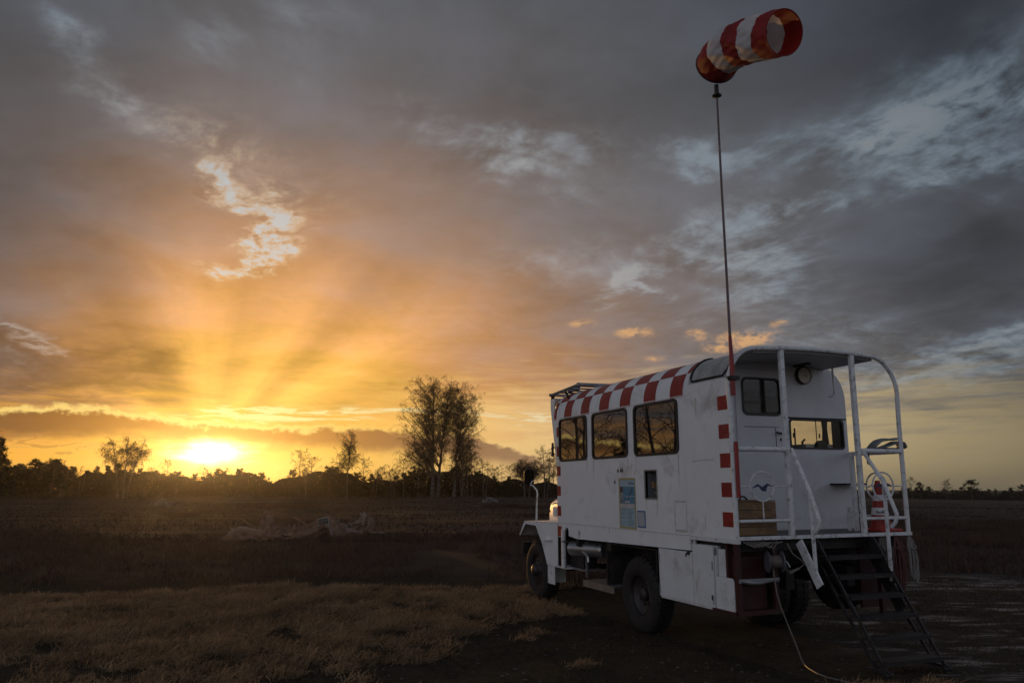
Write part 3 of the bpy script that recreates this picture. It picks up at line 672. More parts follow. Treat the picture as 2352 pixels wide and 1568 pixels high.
def crown_birch(stems, clouds, n, subs, twigs, seed, wscale=1.0, t0=2.0):
    """stems: (base xy, top xyz, radius); clouds: (centre xyz, radii, weight); limbs reach for points spread through the clouds"""
    rg = random.Random(seed); tm, cm = MB(), MB(); paths = []
    for (bx_, by_), tp_, R in stems:
        a = Vector((bx_, by_, -0.1)); b = Vector(tp_); N = 12; pts = []
        for i in range(N+1):
            t = i/N; e = 1-(1-t)**1.7
            pts.append(Vector((a.x+(b.x-a.x)*(0.35*t+0.65*t*t), a.y+(b.y-a.y)*(0.35*t+0.65*t*t), a.z+(b.z-a.z)*t))+Vector((rg.gauss(0, 0.09), rg.gauss(0, 0.09), 0))*(t*(1-t)*4))
        tm.tube(pts, [R*(1.3 if i == 0 else 1.0)*(1-0.92*i/N)+0.015 for i in range(N+1)], 7); paths.append((pts, R))
    tot = sum(c[2] for c in clouds)
    for (cx_, cy_, cz_), (rx_, ry_, rz_), wgt in clouds:
        for k in range(int(n*wgt/tot)):
            d = vrand(rg)*(rg.random()**0.42)*rg.uniform(0.88, 1.10); g = Vector((cx_+d.x*rx_, cy_+d.y*ry_, cz_+d.z*rz_))
            best = None
            for pts, R in paths:
                for i in range(1, len(pts)-1):
                    p = pts[i]; hd = math.hypot(g.x-p.x, g.y-p.y); want = p.z+hd*1.15
                    c = abs(want-g.z)+hd*0.35+(6 if p.z < t0 else 0)
                    if best is None or c < best[0]: best = (c, p, i, R, len(pts))
            _, p, i, R, L_ = best; v = g-p; Ln = v.length
            bow = Vector((0, 0, 1))*Ln*0.10+vrand(rg)*Ln*0.07
            pts = [p+v*t+bow*(4*t*(1-t)) for t in (0, 0.2, 0.4, 0.6, 0.8, 1.0)]
            r0 = max(0.02, R*(1-i/L_)*0.30*min(1.0, Ln/4)); tm.tube(pts, [r0*(1-0.85*t/5)+0.008 for t in range(6)], 3, cap=False)
            for sb in range(subs):
                u = rg.uniform(0.3, 1.0)*5; q = min(int(u), 4); s0 = pts[q].lerp(pts[q+1], u-q)
                sd_ = (v.normalized()*0.7+vrand(rg)*0.8+Vector((0, 0, 0.15))).normalized(); sl_ = (0.5+0.10*Ln)*rg.uniform(0.7, 1.5)
                sp = [s0, s0+sd_*sl_*0.5, s0+sd_*sl_*0.85-Vector((0, 0, sl_*0.12)), s0+sd_*sl_*1.1-Vector((0, 0, sl_*0.4))]
                ribbon(cm, sp, 0.036*wscale, rg)
                for tw in range(twigs):
                    u2 = rg.uniform(0.2, 1.0)*3; q2 = min(int(u2), 2); q0 = sp[q2].lerp(sp[q2+1], u2-q2)
                    td = (sd_*0.5+vrand(rg)*0.7-Vector((0, 0, 0.3))).normalized(); tl = rg.uniform(0.45, 1.1)
                    q1 = q0+td*tl*0.5; ribbon(cm, [q0, q1, q1+(td*0.4-Vector((0, 0, 0.9))+vrand(rg)*0.15).normalized()*tl*0.7], 0.022*wscale, rg)
    return tm, cm
def pine_meshes(h, r, seed, flat=0.4, bare=0.15, tufts=150):
    rg = random.Random(seed); tm, cm = MB(), MB()
    N = 8; path = [Vector((rg.gauss(0, 0.03)*h*0.12*i/N, rg.gauss(0, 0.03)*h*0.12*i/N, h*0.94*i/N-0.1)) for i in range(N+1)]
    tm.tube(path, [0.022*h*(1-0.85*i/N)+0.02 for i in range(N+1)], 6)
    nl = int(tufts/6)
    for li in range(nl):
        t = bare+(1-bare)*((li+rg.random())/nl); f = min(t, 0.999)*N; i = int(f); p = path[i].lerp(path[i+1], f-i)
        a = li*2.4+rg.uniform(-0.4, 0.4); prof = (1-((t-bare)/(1-bare))**(1.0+2.5*flat))
        L = r*(0.25+0.85*prof)*rg.uniform(0.55, 1.15); el = 0.15+0.5*t+rg.uniform(-0.2, 0.2)
        q = p+Vector((cos(a)*cos(el), sin(a)*cos(el), sin(el)))*L; mid = p.lerp(q, 0.5)-Vector((0, 0, 0.06*L))
        tm.tube([p, mid, q], [0.006*h*(1-t*0.6)+0.01, 0.02, 0.012], 3, cap=False)
        for k in range(7):
            u = 0.35+0.7*rg.random(); c = p.lerp(q, u)+vrand(rg)*0.22*r*0.6
            R = 0.115*h*rg.uniform(0.55, 1.0)*0.75
            for b_ in range(20):
                d = vrand(rg); d.z = d.z*0.7+0.25; s_ = d.cross(vrand(rg)).normalized()*R*0.105; b0 = c+d*R*0.15
                cm.add([b0-s_, b0+s_, c+d*R*rg.uniform(0.8, 1.2)], [(0, 1, 2)])
    return tm, cm
def tree(name, loc, meshes, barkm, leafm, label, cat, group=None):
    t = empty(name, loc, label, cat, group); ROOT[t.name] = Vector((0, 0, 0))
    meshes[0].build('trunk', barkm, t, smooth=True); meshes[1].build('crown', leafm, t); return t
def plant(src, x_or_loc, depth=None, scale=1.0, rot=0.0, label=None, group=None, sz=None):
    c = copy_tree(src); p = ground_at(x_or_loc, depth) if depth else Vector(x_or_loc)
    p.z = float(ground_z(p.x, p.y)); c.location = p; c.rotation_euler = (0, 0, rot); c.scale = (scale, scale, sz or scale)
    if label: c['label'] = label
    if group: c['group'] = group
    return c
def base_loc(x, depth):
    p = ground_at(x, depth); p.z = float(ground_z(p.x, p.y)); return p
# --- the trees that stand out against the sky
hb_ = height_at(1000, 853, 150)
lx = lambda k: (RT.x*k, RT.y*k)
def L3(u, w, z): return (RT.x*u+FW.x*w, RT.y*u+FW.y*w, z)      # across, deep, up
def L2(u, w): return (RT.x*u+FW.x*w, RT.y*u+FW.y*w)
def rad3(u, w, z): return (w*0.5+u*0.5, u, z)
tree('birch_tree', base_loc(1000, 150), crown_birch([(L2(-0.5, 0), L3(-0.6, 0.3, hb_-1.0), 0.34), (L2(0.4, 0.3), L3(2.9, -0.6, hb_-1.8), 0.30), (L2(3.4, 0.6), L3(5.6, 0.4, hb_*0.80), 0.26)],
     [(L3(1.0, 0, hb_*0.65), (7.0, 8.9, hb_*0.34), 1.4), (L3(-2.0, 0, hb_*0.70), (4.5, 4.6, hb_*0.27), 0.3), (L3(3.0, 0, hb_*0.70), (2.6, 2.4, hb_*0.22), 0.35), (L3(4.6, 0, hb_*0.60), (4.5, 4.4, hb_*0.28), 0.35), (L3(-3.8, 0, hb_*0.34), (3.6, 3.9, hb_*0.14), 0.3), (L3(5.4, 0, hb_*0.30), (3.4, 3.7, hb_*0.14), 0.3)], 580, 8, 8, 21, 1.3, 2.5), bark, twig_m,
     'tallest bare birch with several stems in the middle of the tree line', 'tree')
hb2 = height_at(280, 994, 149)
tree('birch_tree', base_loc(280, 149), crown_birch([(L2(-0.6, 0), L3(-2.6, 0, hb2*0.90), 0.16), (L2(0.2, 0.3), L3(0.4, 0.2, hb2-0.5), 0.17), (L2(1.0, 0), L3(3.6, 0.3, hb2*0.90), 0.16)],
     [(L3(0.4, 0, hb2*0.72), (4.0, 4.5, hb2*0.27), 1.0)], 105, 7, 7, 33, 1.3, 4.5), bark, twig_m, 'bare birch with fanned white stems just left of the setting sun', 'tree')
hb3 = height_at(800, 988, 148)
tree('birch_tree', base_loc(797, 148), crown_birch([(L2(0, 0), L3(0.5, 0.2, hb3-0.4), 0.17)], [(L3(0.3, 0, hb3*0.76), (2.3, 2.6, hb3*0.25), 1.0), (L3(-0.6, 0, hb3*0.52), (3.0, 2.6, hb3*0.12), 0.4)], 80, 6, 6, 41, 1.3, 4.0), bark, twig_m,
     'slender single-stemmed bare birch between the sun and the tallest birch', 'tree')
hb4 = height_at(1205, 1051, 140)
tree('birch_tree', base_loc(1208, 140), crown_birch([(L2(-0.2, 0), L3(-0.9, 0, hb4-0.4), 0.13), (L2(0.5, 0), L3(1.5, 0, hb4*0.92), 0.12)], [(L3(0.1, 0, hb4*0.70), (2.8, 3.0, hb4*0.29), 1.0)], 90, 7, 7, 52, 1.3, 2.2), bark, twig_m,
     'round-headed bare birch seen just left of the truck mirror', 'tree')
small = [tree('birch_tree', base_loc(688, 176), birch_meshes(9.6, 3.2, 61, limbs=16, subs=7, twigs=9, t0=0.36, wscale=1.5), bark, twig_m, 'small bare birch, left one of the pair rising above the woodland', 'tree'),
         tree('birch_tree', base_loc(1250, 150), birch_meshes(8.6, 3.0, 62, stems=((0, 0, 0.1, 1.0), (*lx(0.6), 0.12, 0.9)), limbs=14, subs=7, twigs=9, t0=0.32, wscale=1.5), bark, twig_m, 'small forked bare birch right beside the front edge of the truck', 'tree'),
         tree('birch_tree', base_loc(138, 150), birch_meshes(6.6, 1.5, 63, stems=((0, 0, 0.12, 1.0), (*lx(0.5), 0.2, 0.85)), limbs=10, subs=5, twigs=7, t0=0.40, wscale=1.5), bark, twig_m, 'thin pale birch stem in front of the dark wood at far left', 'tree')]
plant(small[0], 716, 178, 0.86, 2.0, 'small bare birch, right one of the pair rising above the woodland')
GB = 'thin bare birches along the wood'
for i, (x, dp_, s_) in enumerate([(835, 165, 0.78), (872, 168, 0.70), (960, 150, 0.92), (1060, 149, 1.0), (1085, 152, 0.84), (1140, 155, 0.66), (380, 180, 0.80), (470, 186, 0.74), (520, 180, 0.62), (905, 160, 0.66), (1170, 165, 0.62), (1110, 147, 0.74), (928, 152, 0.74), (1272, 158, 0.86), (345, 172, 0.6)]):
    plant(small[i % 2], x, dp_, s_, i*1.7, 'thin bare birch standing among the low trees along the wood', GB)
for i, (x, dp_, s_) in enumerate([(180, 152, 0.85), (705, 152, 0.9), (862, 152, 0.8), (898, 151, 0.85), (1075, 147, 0.8)]):
    plant(small[2], x, dp_, s_, i*2.3, 'thin bare birch standing among the low trees along the wood', GB)
# pines
PV = [pine_meshes(6.0, 2.0, 71, 0.5, 0.10, 170), pine_meshes(6.0, 1.6, 72, 0.15, 0.08, 150), pine_meshes(6.0, 2.4, 73, 0.9, 0.30, 150), pine_meshes(6.0, 1.9, 74, 0.6, 0.18, 130)]
pines = []
for k, (x, dp_) in enumerate([(120, 150), (245, 160), (2230, 235), (548, 168)]):
    lab = ['broad dark pine at the left end of the wood', 'dark pointed pine at the foot of the fanned birch', 'wide flat-topped dark pine on the right-hand horizon', 'dark pine directly right of the setting sun'][k]
    pines.append(tree('pine_tree', base_loc(x, dp_), PV[k], bark_dark, needle_m, lab, 'tree'))
def hfit(o, x, y, dp_): o.scale = (o.scale[0], o.scale[1], (height_at(x, y, dp_)-o.location.z)/6.0); s_ = o.scale[2]; o.scale = (s_*o['wf'], s_*o['wf'], s_)
for o, (x, y, dp_, wf) in zip(pines, [(120, 1054, 150, 1.25), (245, 1066, 160, 0.9), (2230, 1103, 235, 1.1), (548, 1074, 168, 1.0)]):
    o['wf'] = wf; hfit(o, x, y, dp_); del o['wf']
def pine_at(v, x, y, dp_, wf, rot, label, group=None):
    bp_ = base_loc(x, dp_); s_ = (height_at(x, y, dp_)-bp_.z)/6.0; c = plant(pines[v], x, dp_, s_*wf, rot, label, group, sz=s_)
    if not group and 'group' in c: del c['group']
    return c
pine_at(1, -8, 1000, 118, 0.75, 0.5, 'tall dark pine cut off by the left edge of the picture')
pine_at(3, 2112, 1106, 215, 1.15, 1.0, 'bushy dark pine right behind the rear post of the platform')
pine_at(2, 2348, 1114, 215, 0.9, 2.0, 'dark pine cut off by the right edge of the picture')
tb = plant(small[1], 2172, 225, 0.62, 0.9, 'bare broad birch between two pines on the right-hand horizon'); 
if 'group' in tb: del tb['group']
plant(small[0], 2094, 228, 0.60, 0.4, 'small bare birch touching the rear platform post on the horizon')
GP = 'dark pines of the wood left of the truck'
rg = random.Random(99)
outline = [(0, 1058), (60, 1062), (120, 1058), (160, 1072), (180, 1092), (200, 1078), (245, 1072), (300, 1074), (340, 1082), (400, 1086), (450, 1088), (510, 1082), (545, 1082), (600, 1088), (625, 1097), (680, 1080), (730, 1080), (770, 1078), (830, 1090), (900, 1094), (960, 1086), (1010, 1076), (1070, 1074), (1110, 1082), (1150, 1100), (1200, 1098), (1270, 1098), (1330, 1100)]
def oy(x):
    for (a, ya), (b2, yb) in zip(outline, outline[1:]):
        if a <= x <= b2: return ya+(yb-ya)*(x-a)/(b2-a)
    return 1070 if x < 0 else 1110
xk = -150.0; i = 0
while xk < 1330:
    dp_ = 150+14*rg.random() if i % 2 else 164+16*rg.random()
    pine_at(rg.choice((0, 1, 3, 0)), xk, oy(xk)+rg.uniform(-9, 15), dp_, rg.uniform(0.7, 1.25), rg.uniform(0, 6), 'dark pine in the low wood '+('left of the fanned birch' if xk < 280 else 'between the fanned birch and the setting sun' if xk < 478 else 'between the setting sun and the slender birch' if xk < 797 else 'between the slender birch and the tallest birch' if xk < 1000 else 'between the tallest birch and the truck'), GP)
    xk += rg.uniform(13, 22); i += 1
GR = 'small dark pines along the right horizon'
xk = 2075.0
while xk < 2480:
    dp_ = 240+30*rg.random(); pine_at(rg.choice((0, 1, 3)), xk, 1124+rg.uniform(-8, 6), dp_, rg.uniform(1.0, 1.7), rg.uniform(0, 6), 'small dark pine in the low belt along the right horizon', GR); xk += rg.uniform(9, 20)
# undergrowth that closes the wood
def thicket(name, xs, dps, ytop, n, size, label, seed):
    r = np.random.default_rng(seed); x = r.uniform(xs[0], xs[1], n); dp_ = r.uniform(dps[0], dps[1], n)
    P = np.array([ground_at(a, b2)[:] for a, b2 in zip(x, dp_)]); P[:, 2] = ground_z(P[:, 0], P[:, 1])
    top = np.array([height_at(a, ytop(a)+8, b2) for a, b2 in zip(x, dp_)])-P[:, 2]; z = top*r.uniform(0.0, 1.0, n)**0.8
    c = P+np.stack([np.zeros(n), np.zeros(n), z], 1)
    d = r.normal(size=(n, 3)); d /= np.linalg.norm(d, axis=1)[:, None]
    blades(name, c-d*size*0.5, d, np.full(n, size)*r.uniform(0.6, 1.3, n), np.full(n, size*0.42)*r.uniform(0.6, 1.3, n), r.normal(0, 0.3, (n, 3)), plantmat(name+'_leaf', (0.018, 0.013, 0.009), (0.058, 0.040, 0.026), 0.05), label)
thicket('woodland', (-160, 1360), (152, 186), lambda a: oy(a)+1+5*sin(a*0.031)+4*sin(a*0.083+1), 105000, 0.42, 'dense dark undergrowth filling the wood along the left horizon', 5)
thicket('woodland_belt', (1330, 2560), (245, 285), lambda a: 1123+3*sin(a*0.05)+2*sin(a*0.13), 30000, 0.9, 'low dark belt of wood along the right horizon', 6)
# trees a little way off to the left of the camera; the side windows of the truck mirror them
nb1 = tree('birch_tree', Vector((-55, -25.5, 0)), birch_meshes(15, 5.0, 81, stems=((0, 0, 0.10, 1.0), (1.0, 0.3, 0.18, 0.85)), limbs=22, subs=7, twigs=7, t0=0.15, wscale=1.0), bark, twig_m, 'large bare birch mirrored in the front side window of the truck', 'tree')
plant(nb1, (-39.5, -25.0, 0), None, 0.95, 1.1, 'large bare birch mirrored in the rear side window of the truck')
for i, (x, y, s_, lb) in enumerate([(-47.5, -26, 0.95, 'dark pine mirrored in the middle side window of the truck'), (-44.0, -24.5, 0.75, 'small dark pine mirrored at the left of the middle side window'), (-59, -28, 0.62, 'small dark pine mirrored low in the front side window')]):
    c = plant(pines[i % 2], (x, y, 0), None, s_, i*1.3, lb)
    if 'group' in c: del c['group']

# ================================================================== dead trunk, sign, stone heaps, mound
wood_dead = mat('weathered_wood', (0.20, 0.12, 0.082), 0.85, var=0.35, vscale=5.0, dirt=(0.06, 0.04, 0.03), dirt_amt=0.6, dscale=4.0, bump=0.9, bscale=14.0)
wood_pale = mat('bleached_wood', (0.25, 0.195, 0.165), 0.8, var=0.2, vscale=6.0, dirt=(0.12, 0.08, 0.06), dirt_amt=0.5, bump=0.6, bscale=18.0)
LG = empty('dead_trunk', (-24.5, -1.2, 0.0), 'weathered fallen tree trunk with upturned limbs lying in the heather', 'dead tree')
K = 0.93
def lp(y, z, dxx=0.0):
    p = CAM+(Vector((-27.0, y, z+0.06))-CAM)*K; p.x += dxx; return p
def gnarled(pts, rads, seed, n=36, ridge=0.20, sub=6):
    r = random.Random(seed); P = []; RR_ = []
    for i in range(len(pts)-1):
        for k in range(sub):
            t = k/sub; a = pts[max(i-1, 0)]; b = pts[i]; c = pts[i+1]; d = pts[min(i+2, len(pts)-1)]
            P.append(0.5*((2*b)+(c-a)*t+(2*a-5*b+4*c-d)*t*t+(3*b-a-3*c+d)*t**3)); RR_.append(rads[i]+(rads[i+1]-rads[i])*t)
    P.append(pts[-1]); RR_.append(rads[-1]); L = len(P); vs = []; m = MB()
    ph = [r.uniform(0, 6) for _ in range(6)]; nrm = None
    for i, p in enumerate(P):
        t = (P[min(i+1, L-1)]-P[max(i-1, 0)]).normalized()
        if nrm is None: nrm = t.cross(Vector((1, 0.3, 0.2))).normalized()
        nrm = (nrm-t*nrm.dot(t)).normalized(); b = t.cross(nrm)
        for k in range(n):
            q = 2*pi*k/n; s = 1+ridge*0.8*sin(2*q+ph[0]+i*0.10)+ridge*0.6*sin(5*q+ph[1]-i*0.08)+ridge*0.5*sin(9*q+ph[2]+i*0.06)+ridge*0.35*sin(14*q+ph[3]-i*0.05)+r.gauss(0, 0.045)
            vs.append(p+(nrm*cos(q)+b*sin(q))*RR_[i]*s)
    fs = [(i*n+k, i*n+(k+1) % n, (i+1)*n+(k+1) % n, (i+1)*n+k) for i in range(L-1) for k in range(n)]+[tuple(range(n))[::-1], tuple((L-1)*n+k for k in range(n))]
    return m.add(vs, fs)
gnarled([lp(-2.95, 0.05, 0.1), lp(-2.3, -0.10), lp(-1.6, -0.06), lp(-1.0, 0.16), lp(-0.42, 0.44), lp(-0.20, 0.10), lp(0.05, -0.18), lp(0.38, -0.26), lp(0.78, -0.06), lp(1.06, 0.34), lp(1.12, 0.72)], [0.32, 0.28, 0.26, 0.27, 0.24, 0.32, 0.32, 0.27, 0.28, 0.26, 0.10], 3).build('trunk', wood_dead, LG)
gnarled([lp(-3.02, 0.05, 0.2), lp(-3.02, 0.35, 0.2), lp(-3.0, 0.62, 0.15), lp(-2.92, 0.84, 0.1)], [0.34, 0.26, 0.24, 0.22], 5).build('stub', wood_dead, LG)
gnarled([lp(-4.7, -0.35, 0.6), lp(-4.35, -0.08, 0.6), lp(-3.95, 0.02, 0.5), lp(-3.3, -0.12, 0.4), lp(-2.45, -0.2, 0.3)], [0.10, 0.22, 0.27, 0.25, 0.20], 7).build('root', wood_dead, LG)
gnarled([lp(-4.45, 0.10, 0.62), lp(-4.0, 0.27, 0.55), lp(-3.5, 0.16, 0.45), lp(-2.6, 0.06, 0.35)], [0.04, 0.07, 0.05, 0.03], 8, 10).build('root', wood_pale, LG)
gnarled([lp(-2.35, -0.34, 0.5), lp(-1.6, -0.1, 0.4), lp(-0.9, 0.12, 0.3)], [0.10, 0.09, 0.07], 9).build('limb', wood_dead, LG)
gnarled([lp(-0.55, 0.42, 0.25), lp(-0.38, 0.1, 0.3), lp(-0.25, -0.28, 0.35)], [0.09, 0.07, 0.03], 11, 10).build('limb', wood_pale, LG)
gnarled([lp(0.9, 0.35, 0.15), lp(1.28, 0.45, 0.1), lp(1.45, 0.30, 0.05), lp(1.30, -0.05, 0.1)], [0.18, 0.15, 0.13, 0.14], 13, 14).build('root', wood_dead, LG)
gnarled([lp(1.45, -0.06), lp(1.8, -0.07), lp(2.06, -0.12)], [0.05, 0.03, 0.02], 15, 8).build('limb', wood_pale, LG)
gnarled([lp(0.3, 0.08, 0.15), lp(0.6, 0.05, 0.2), lp(1.0, -0.05, 0.2)], [0.08, 0.07, 0.05], 17, 10).build('limb', wood_pale, LG)
rgk = random.Random(77)
for k in range(16):
    a = lp(rgk.uniform(-4.2, 1.4), rgk.uniform(0.0, 0.35), rgk.uniform(-0.2, 0.5)); b2 = a+Vector((rgk.uniform(-0.3, 0.3), rgk.uniform(-0.7, 0.7), rgk.uniform(0.0, 0.45)))
    gnarled([a, a.lerp(b2, 0.5)+Vector((0, 0, rgk.uniform(-0.05, 0.12))), b2], [0.05, 0.035, 0.012], 90+k, 7, 0.25, 2).build('branch', rgk.choice((wood_dead, wood_pale)), LG)
rgs = random.Random(31)
for (y_, z_), nn, sp in (((-2.92, 0.78), 5, 0.10), ((1.14, 0.70), 6, 0.14), ((-4.2, 0.22), 4, 0.22), ((0.15, 0.20), 4, 0.2), ((-1.6, 0.30), 4, 0.5), ((0.7, 0.3), 4, 0.3)):
    for k in range(nn):
        a = lp(y_+rgs.uniform(-sp, sp), z_-0.06, rgs.uniform(0, 0.25)); b2 = a+Vector((rgs.uniform(-0.05, 0.1), rgs.uniform(-0.16, 0.16), rgs.uniform(0.10, 0.26)))
        gnarled([a, a.lerp(b2, 0.5)+Vector((0, rgs.uniform(-0.03, 0.03), 0)), b2], [0.055, 0.035, 0.008], 40+k, 7, 0.25, 2).build('splinter', rgs.choice((wood_dead, wood_pale)), LG)
SGN = empty('sign', lp(-0.74, 0.475, 0.50), 'small dark green sign with two pale lines fixed to the fallen trunk', 'sign'); ROOT[SGN.name] = Vector((0, 0, 0))
SGN.rotation_euler = (radians(8.5), 0, 0)
MB().box(-0.012, 0.0, -0.195, 0.195, -0.12, 0.12).build('board', mat('sign_green', (0.012, 0.030, 0.026), 0.5, var=0.1), SGN)
MB().ring([(-0.21, -0.135), (0.21, -0.135), (0.21, 0.135), (-0.21, 0.135)], [(-0.188, -0.113), (0.188, -0.113), (0.188, 0.113), (-0.188, 0.113)], 'yz', -0.015, 0.008).build('frame', mat('sign_pale', (0.34, 0.35, 0.33), 0.5, var=0.1), SGN)
lt = MB(); rg2 = random.Random(4)
for zc_, words in ((0.045, [(-0.155, 0.155)]), (-0.03, [(-0.155, -0.085), (-0.070, 0.0), (0.018, 0.155)])):
    for a, b2 in words:
        yk = a
        while yk < b2-0.012:
            hgt = rg2.choice((0.030, 0.038)); lt.box(0.0006, 0.004, yk, yk+0.006, zc_-0.018, zc_-0.018+hgt); lt.box(0.0006, 0.004, yk+0.0062, yk+0.014, zc_-0.018+rg2.choice((0.0, 0.012, 0.022)), zc_-0.010+rg2.choice((0.0, 0.012, 0.022))); yk += 0.021
lt.build('lettering', MATS['sign_pale'], SGN)
stone_m = mat('field_stone', (0.16, 0.14, 0.125), 0.85, var=0.25, vscale=4.0, bump=0.5, bscale=10.0)
def stone_mesh(seed):
    bm = bmesh.new(); bmesh.ops.create_icosphere(bm, subdivisions=2, radius=0.5); r = random.Random(seed)
    dirs = [vrand(r) for _ in range(7)]; off = [r.uniform(0.32, 0.46) for _ in range(7)]
    for v in bm.verts:
        for d, o in zip(dirs, off):
            k = v.co.dot(d)
            if k > o: v.co -= d*(k-o)
    me = bpy.data.meshes.new('stone'); bm.to_mesh(me); bm.free(); me.materials.append(stone_m); return me
SM = [stone_mesh(k) for k in range(4)]
def heap(loc, rx, h, n, seed, label):
    r = random.Random(seed); H = empty('stone_heap', loc, label, 'stone heap', 'stone heaps on the heath')
    for k in range(n):
        a, u = r.uniform(0, 2*pi), r.random()**0.6; o = bpy.data.objects.new('stone', r.choice(SM)); COL.objects.link(o); o.parent = H
        s_ = r.uniform(0.25, 0.55); o.location = (cos(a)*u*rx*0.6, sin(a)*u*rx, h*(1-u)*0.85+0.05); o.scale = (s_*r.uniform(0.8, 1.6), s_*r.uniform(0.8, 1.6), s_*0.7); o.rotation_euler = (r.uniform(0, 6), r.uniform(-0.4, 0.4), r.uniform(0, 6))
heap(Vector((-81.9, -8.8, 0)), 1.3, 0.85, 34, 3, 'low stone heap on the heath left of the fallen trunk')
heap(Vector((-81.5, 26.4, 0)), 1.0, 0.70, 28, 4, 'low stone heap on the heath below the tallest birch')
md = MB(); Nr, Na = 10, 40; r = random.Random(5); vs = []
for i in range(Nr+1):
    for k in range(Na):
        a = 2*pi*k/Na; u = i/Nr; hh = 0.95*(0.5+0.5*cos(pi*u))*(1+r.gauss(0, 0.12))-0.05; vs.append((-104.9+cos(a)*u*3.0, 0.6+sin(a)*u*5.0, hh))
fs = [(i*Na+k, i*Na+(k+1) % Na, (i+1)*Na+(k+1) % Na, (i+1)*Na+k) for i in range(Nr) for k in range(Na)]
tag(md.add(vs, fs).build('earth_mound', mat('mound_soil', (0.045, 0.030, 0.022), 0.95, var=0.3, vscale=2.0, bump=0.8, bscale=3.0), None, smooth=True), 'dark low earth mound in front of the wood below the sun', 'mound')

pb = MB(); rgp = random.Random(12)
ico = [(0, 0, 1), (0.89, 0, 0.3), (0.27, 0.85, 0.3), (-0.72, 0.53, 0.3), (-0.72, -0.53, 0.3), (0.27, -0.85, 0.3), (0, 0, -0.4)]
icf = [(0, 1, 2), (0, 2, 3), (0, 3, 4), (0, 4, 5), (0, 5, 1), (6, 2, 1), (6, 3, 2), (6, 4, 3), (6, 5, 4), (6, 1, 5)]
for k in range(900):
    d_ = rgp.uniform(6.8, 17.0); l_ = rgp.uniform(-0.25, 0.72)*d_; x_, y_ = CAM.x+FW.x*d_+RT.x*l_, CAM.y+FW.y*d_+RT.y*l_
    s_ = rgp.uniform(0.008, 0.028); a_ = rgp.uniform(0, 6); z_ = float(ground_z(x_, y_))
    pb.add([(x_+s_*(p[0]*cos(a_)-p[1]*sin(a_))*1.3, y_+s_*(p[0]*sin(a_)+p[1]*cos(a_)), z_+s_*p[2]*0.8) for p in ico], icf)
tag(pb.build('pebbles', mat('pebble', (0.085, 0.07, 0.062), 0.9, var=0.4, vscale=0.8), None), 'small pebbles scattered over the worn ground round the truck', 'pebbles', kind='stuff')

# ================================================================== the truck
TR = empty('truck', (-1.6, 1.3, 0.0), 'white launch control truck with a red checkered roof edge and rear platform', 'truck')
PX, W, FZ = 0.90, 2.60, 1.42            # rear edge of platform, width, deck height
ZS, ZT, AR, BR = 3.15, 3.62, 0.40, 0.47 # roof spring line, shoulder, corner ellipse
def roof_profile(off=0.0, n=10, right=True):
    p = []
    for k in range(n+1):
        a = pi/2*k/n; p.append((AR-(AR+off)*cos(a), ZS+(BR+off)*sin(a)))
    q = [(0.85, 3.648+off), (1.3, 3.656+off), (1.75, 3.648+off)]
    r = [(W-y, z) for y, z in p[::-1]]
    return p+q+(r if right else [])
# --- side walls
WIN = [(-3.945, -2.865), (-2.69, -1.552), (-1.367, -0.215)]
WZ0, WZ1 = 2.405, 3.128
def window_loop(x0, x1, e=0.0): return rrect(x0+e, x1-e, WZ0+e, WZ1-e, 0.085-e*0.6)
niche = [(-1.095, 1.832), (-0.792, 1.832), (-0.792, 2.195), (-1.095, 2.195)]
left_outer = [(-4.05, 1.38), (PX, 1.38), (PX, 3.27), (0.0, 3.27), (-0.02, 3.14), (-4.06, 3.14)]
arch = [(-3.80, 1.145)]+[(-3.705-0.075*cos(pi*k/8), 1.24+0.075*sin(pi*k/8)) for k in range(9)]+[(-3.63, 1.145)]
panel('side_wall', left_outer, [window_loop(a, b, 0.02) for a, b in WIN]+[niche], 'xz', 0.0, 0.035, white, TR)
panel('side_wall', [(-4.05, 1.38), (0.0, 1.38), (0.0, 3.15), (-4.06, 3.15)], [window_loop(a, b, 0.02) for a, b in WIN], 'xz', W-0.035, W, white, TR)
panel('side_panel', [(-4.045, 1.383), (-0.083, 1.383), (-0.083, 2.38), (-4.05, 2.38)], [niche], 'xz', -0.004, -0.0005, white, TR)
panel('side_panel', [(-0.079, 1.386), (PX-0.004, 1.386), (PX-0.004, 3.10), (-0.079, 3.10)], [], 'xz', -0.003, -0.0005, white, TR)
panel('skirt', [(-4.05, 1.145), (-3.80, 1.145)]+arch[1:-1]+[(-3.63, 1.18), (-3.34, 1.15), (-0.06, 1.20), (-0.06, 1.377), (-4.05, 1.377)], [], 'xz', 0.004, 0.03, white, TR)
panel('skirt', [(-4.05, 1.145), (-0.06, 1.20), (-0.06, 1.377), (-4.05, 1.377)], [], 'xz', W-0.03, W-0.004, white, TR)
b = MB().box(-0.056, PX+0.02, -0.012, 0.035, 1.335, 1.378).box(-0.056, 0.0, 0.036, 0.06, 1.20, 1.334); b.build('sill_rail', white_worn, TR, bevel=0.004)
for a, bb in WIN:
    for y0, y1, yg in ((-0.016, 0.02, 0.004), (W-0.02, W+0.016, W-0.004)):
        f = MB().ring(window_loop(a, bb), window_loop(a, bb, 0.034), 'xz', y0, y1).build('window', black, TR, smooth=True)
        MB().prism(window_loop(a, bb, 0.03), 'xz', yg-0.003, yg+0.003).build('pane', glass_side if y0 < 1 else glass_clear, f)
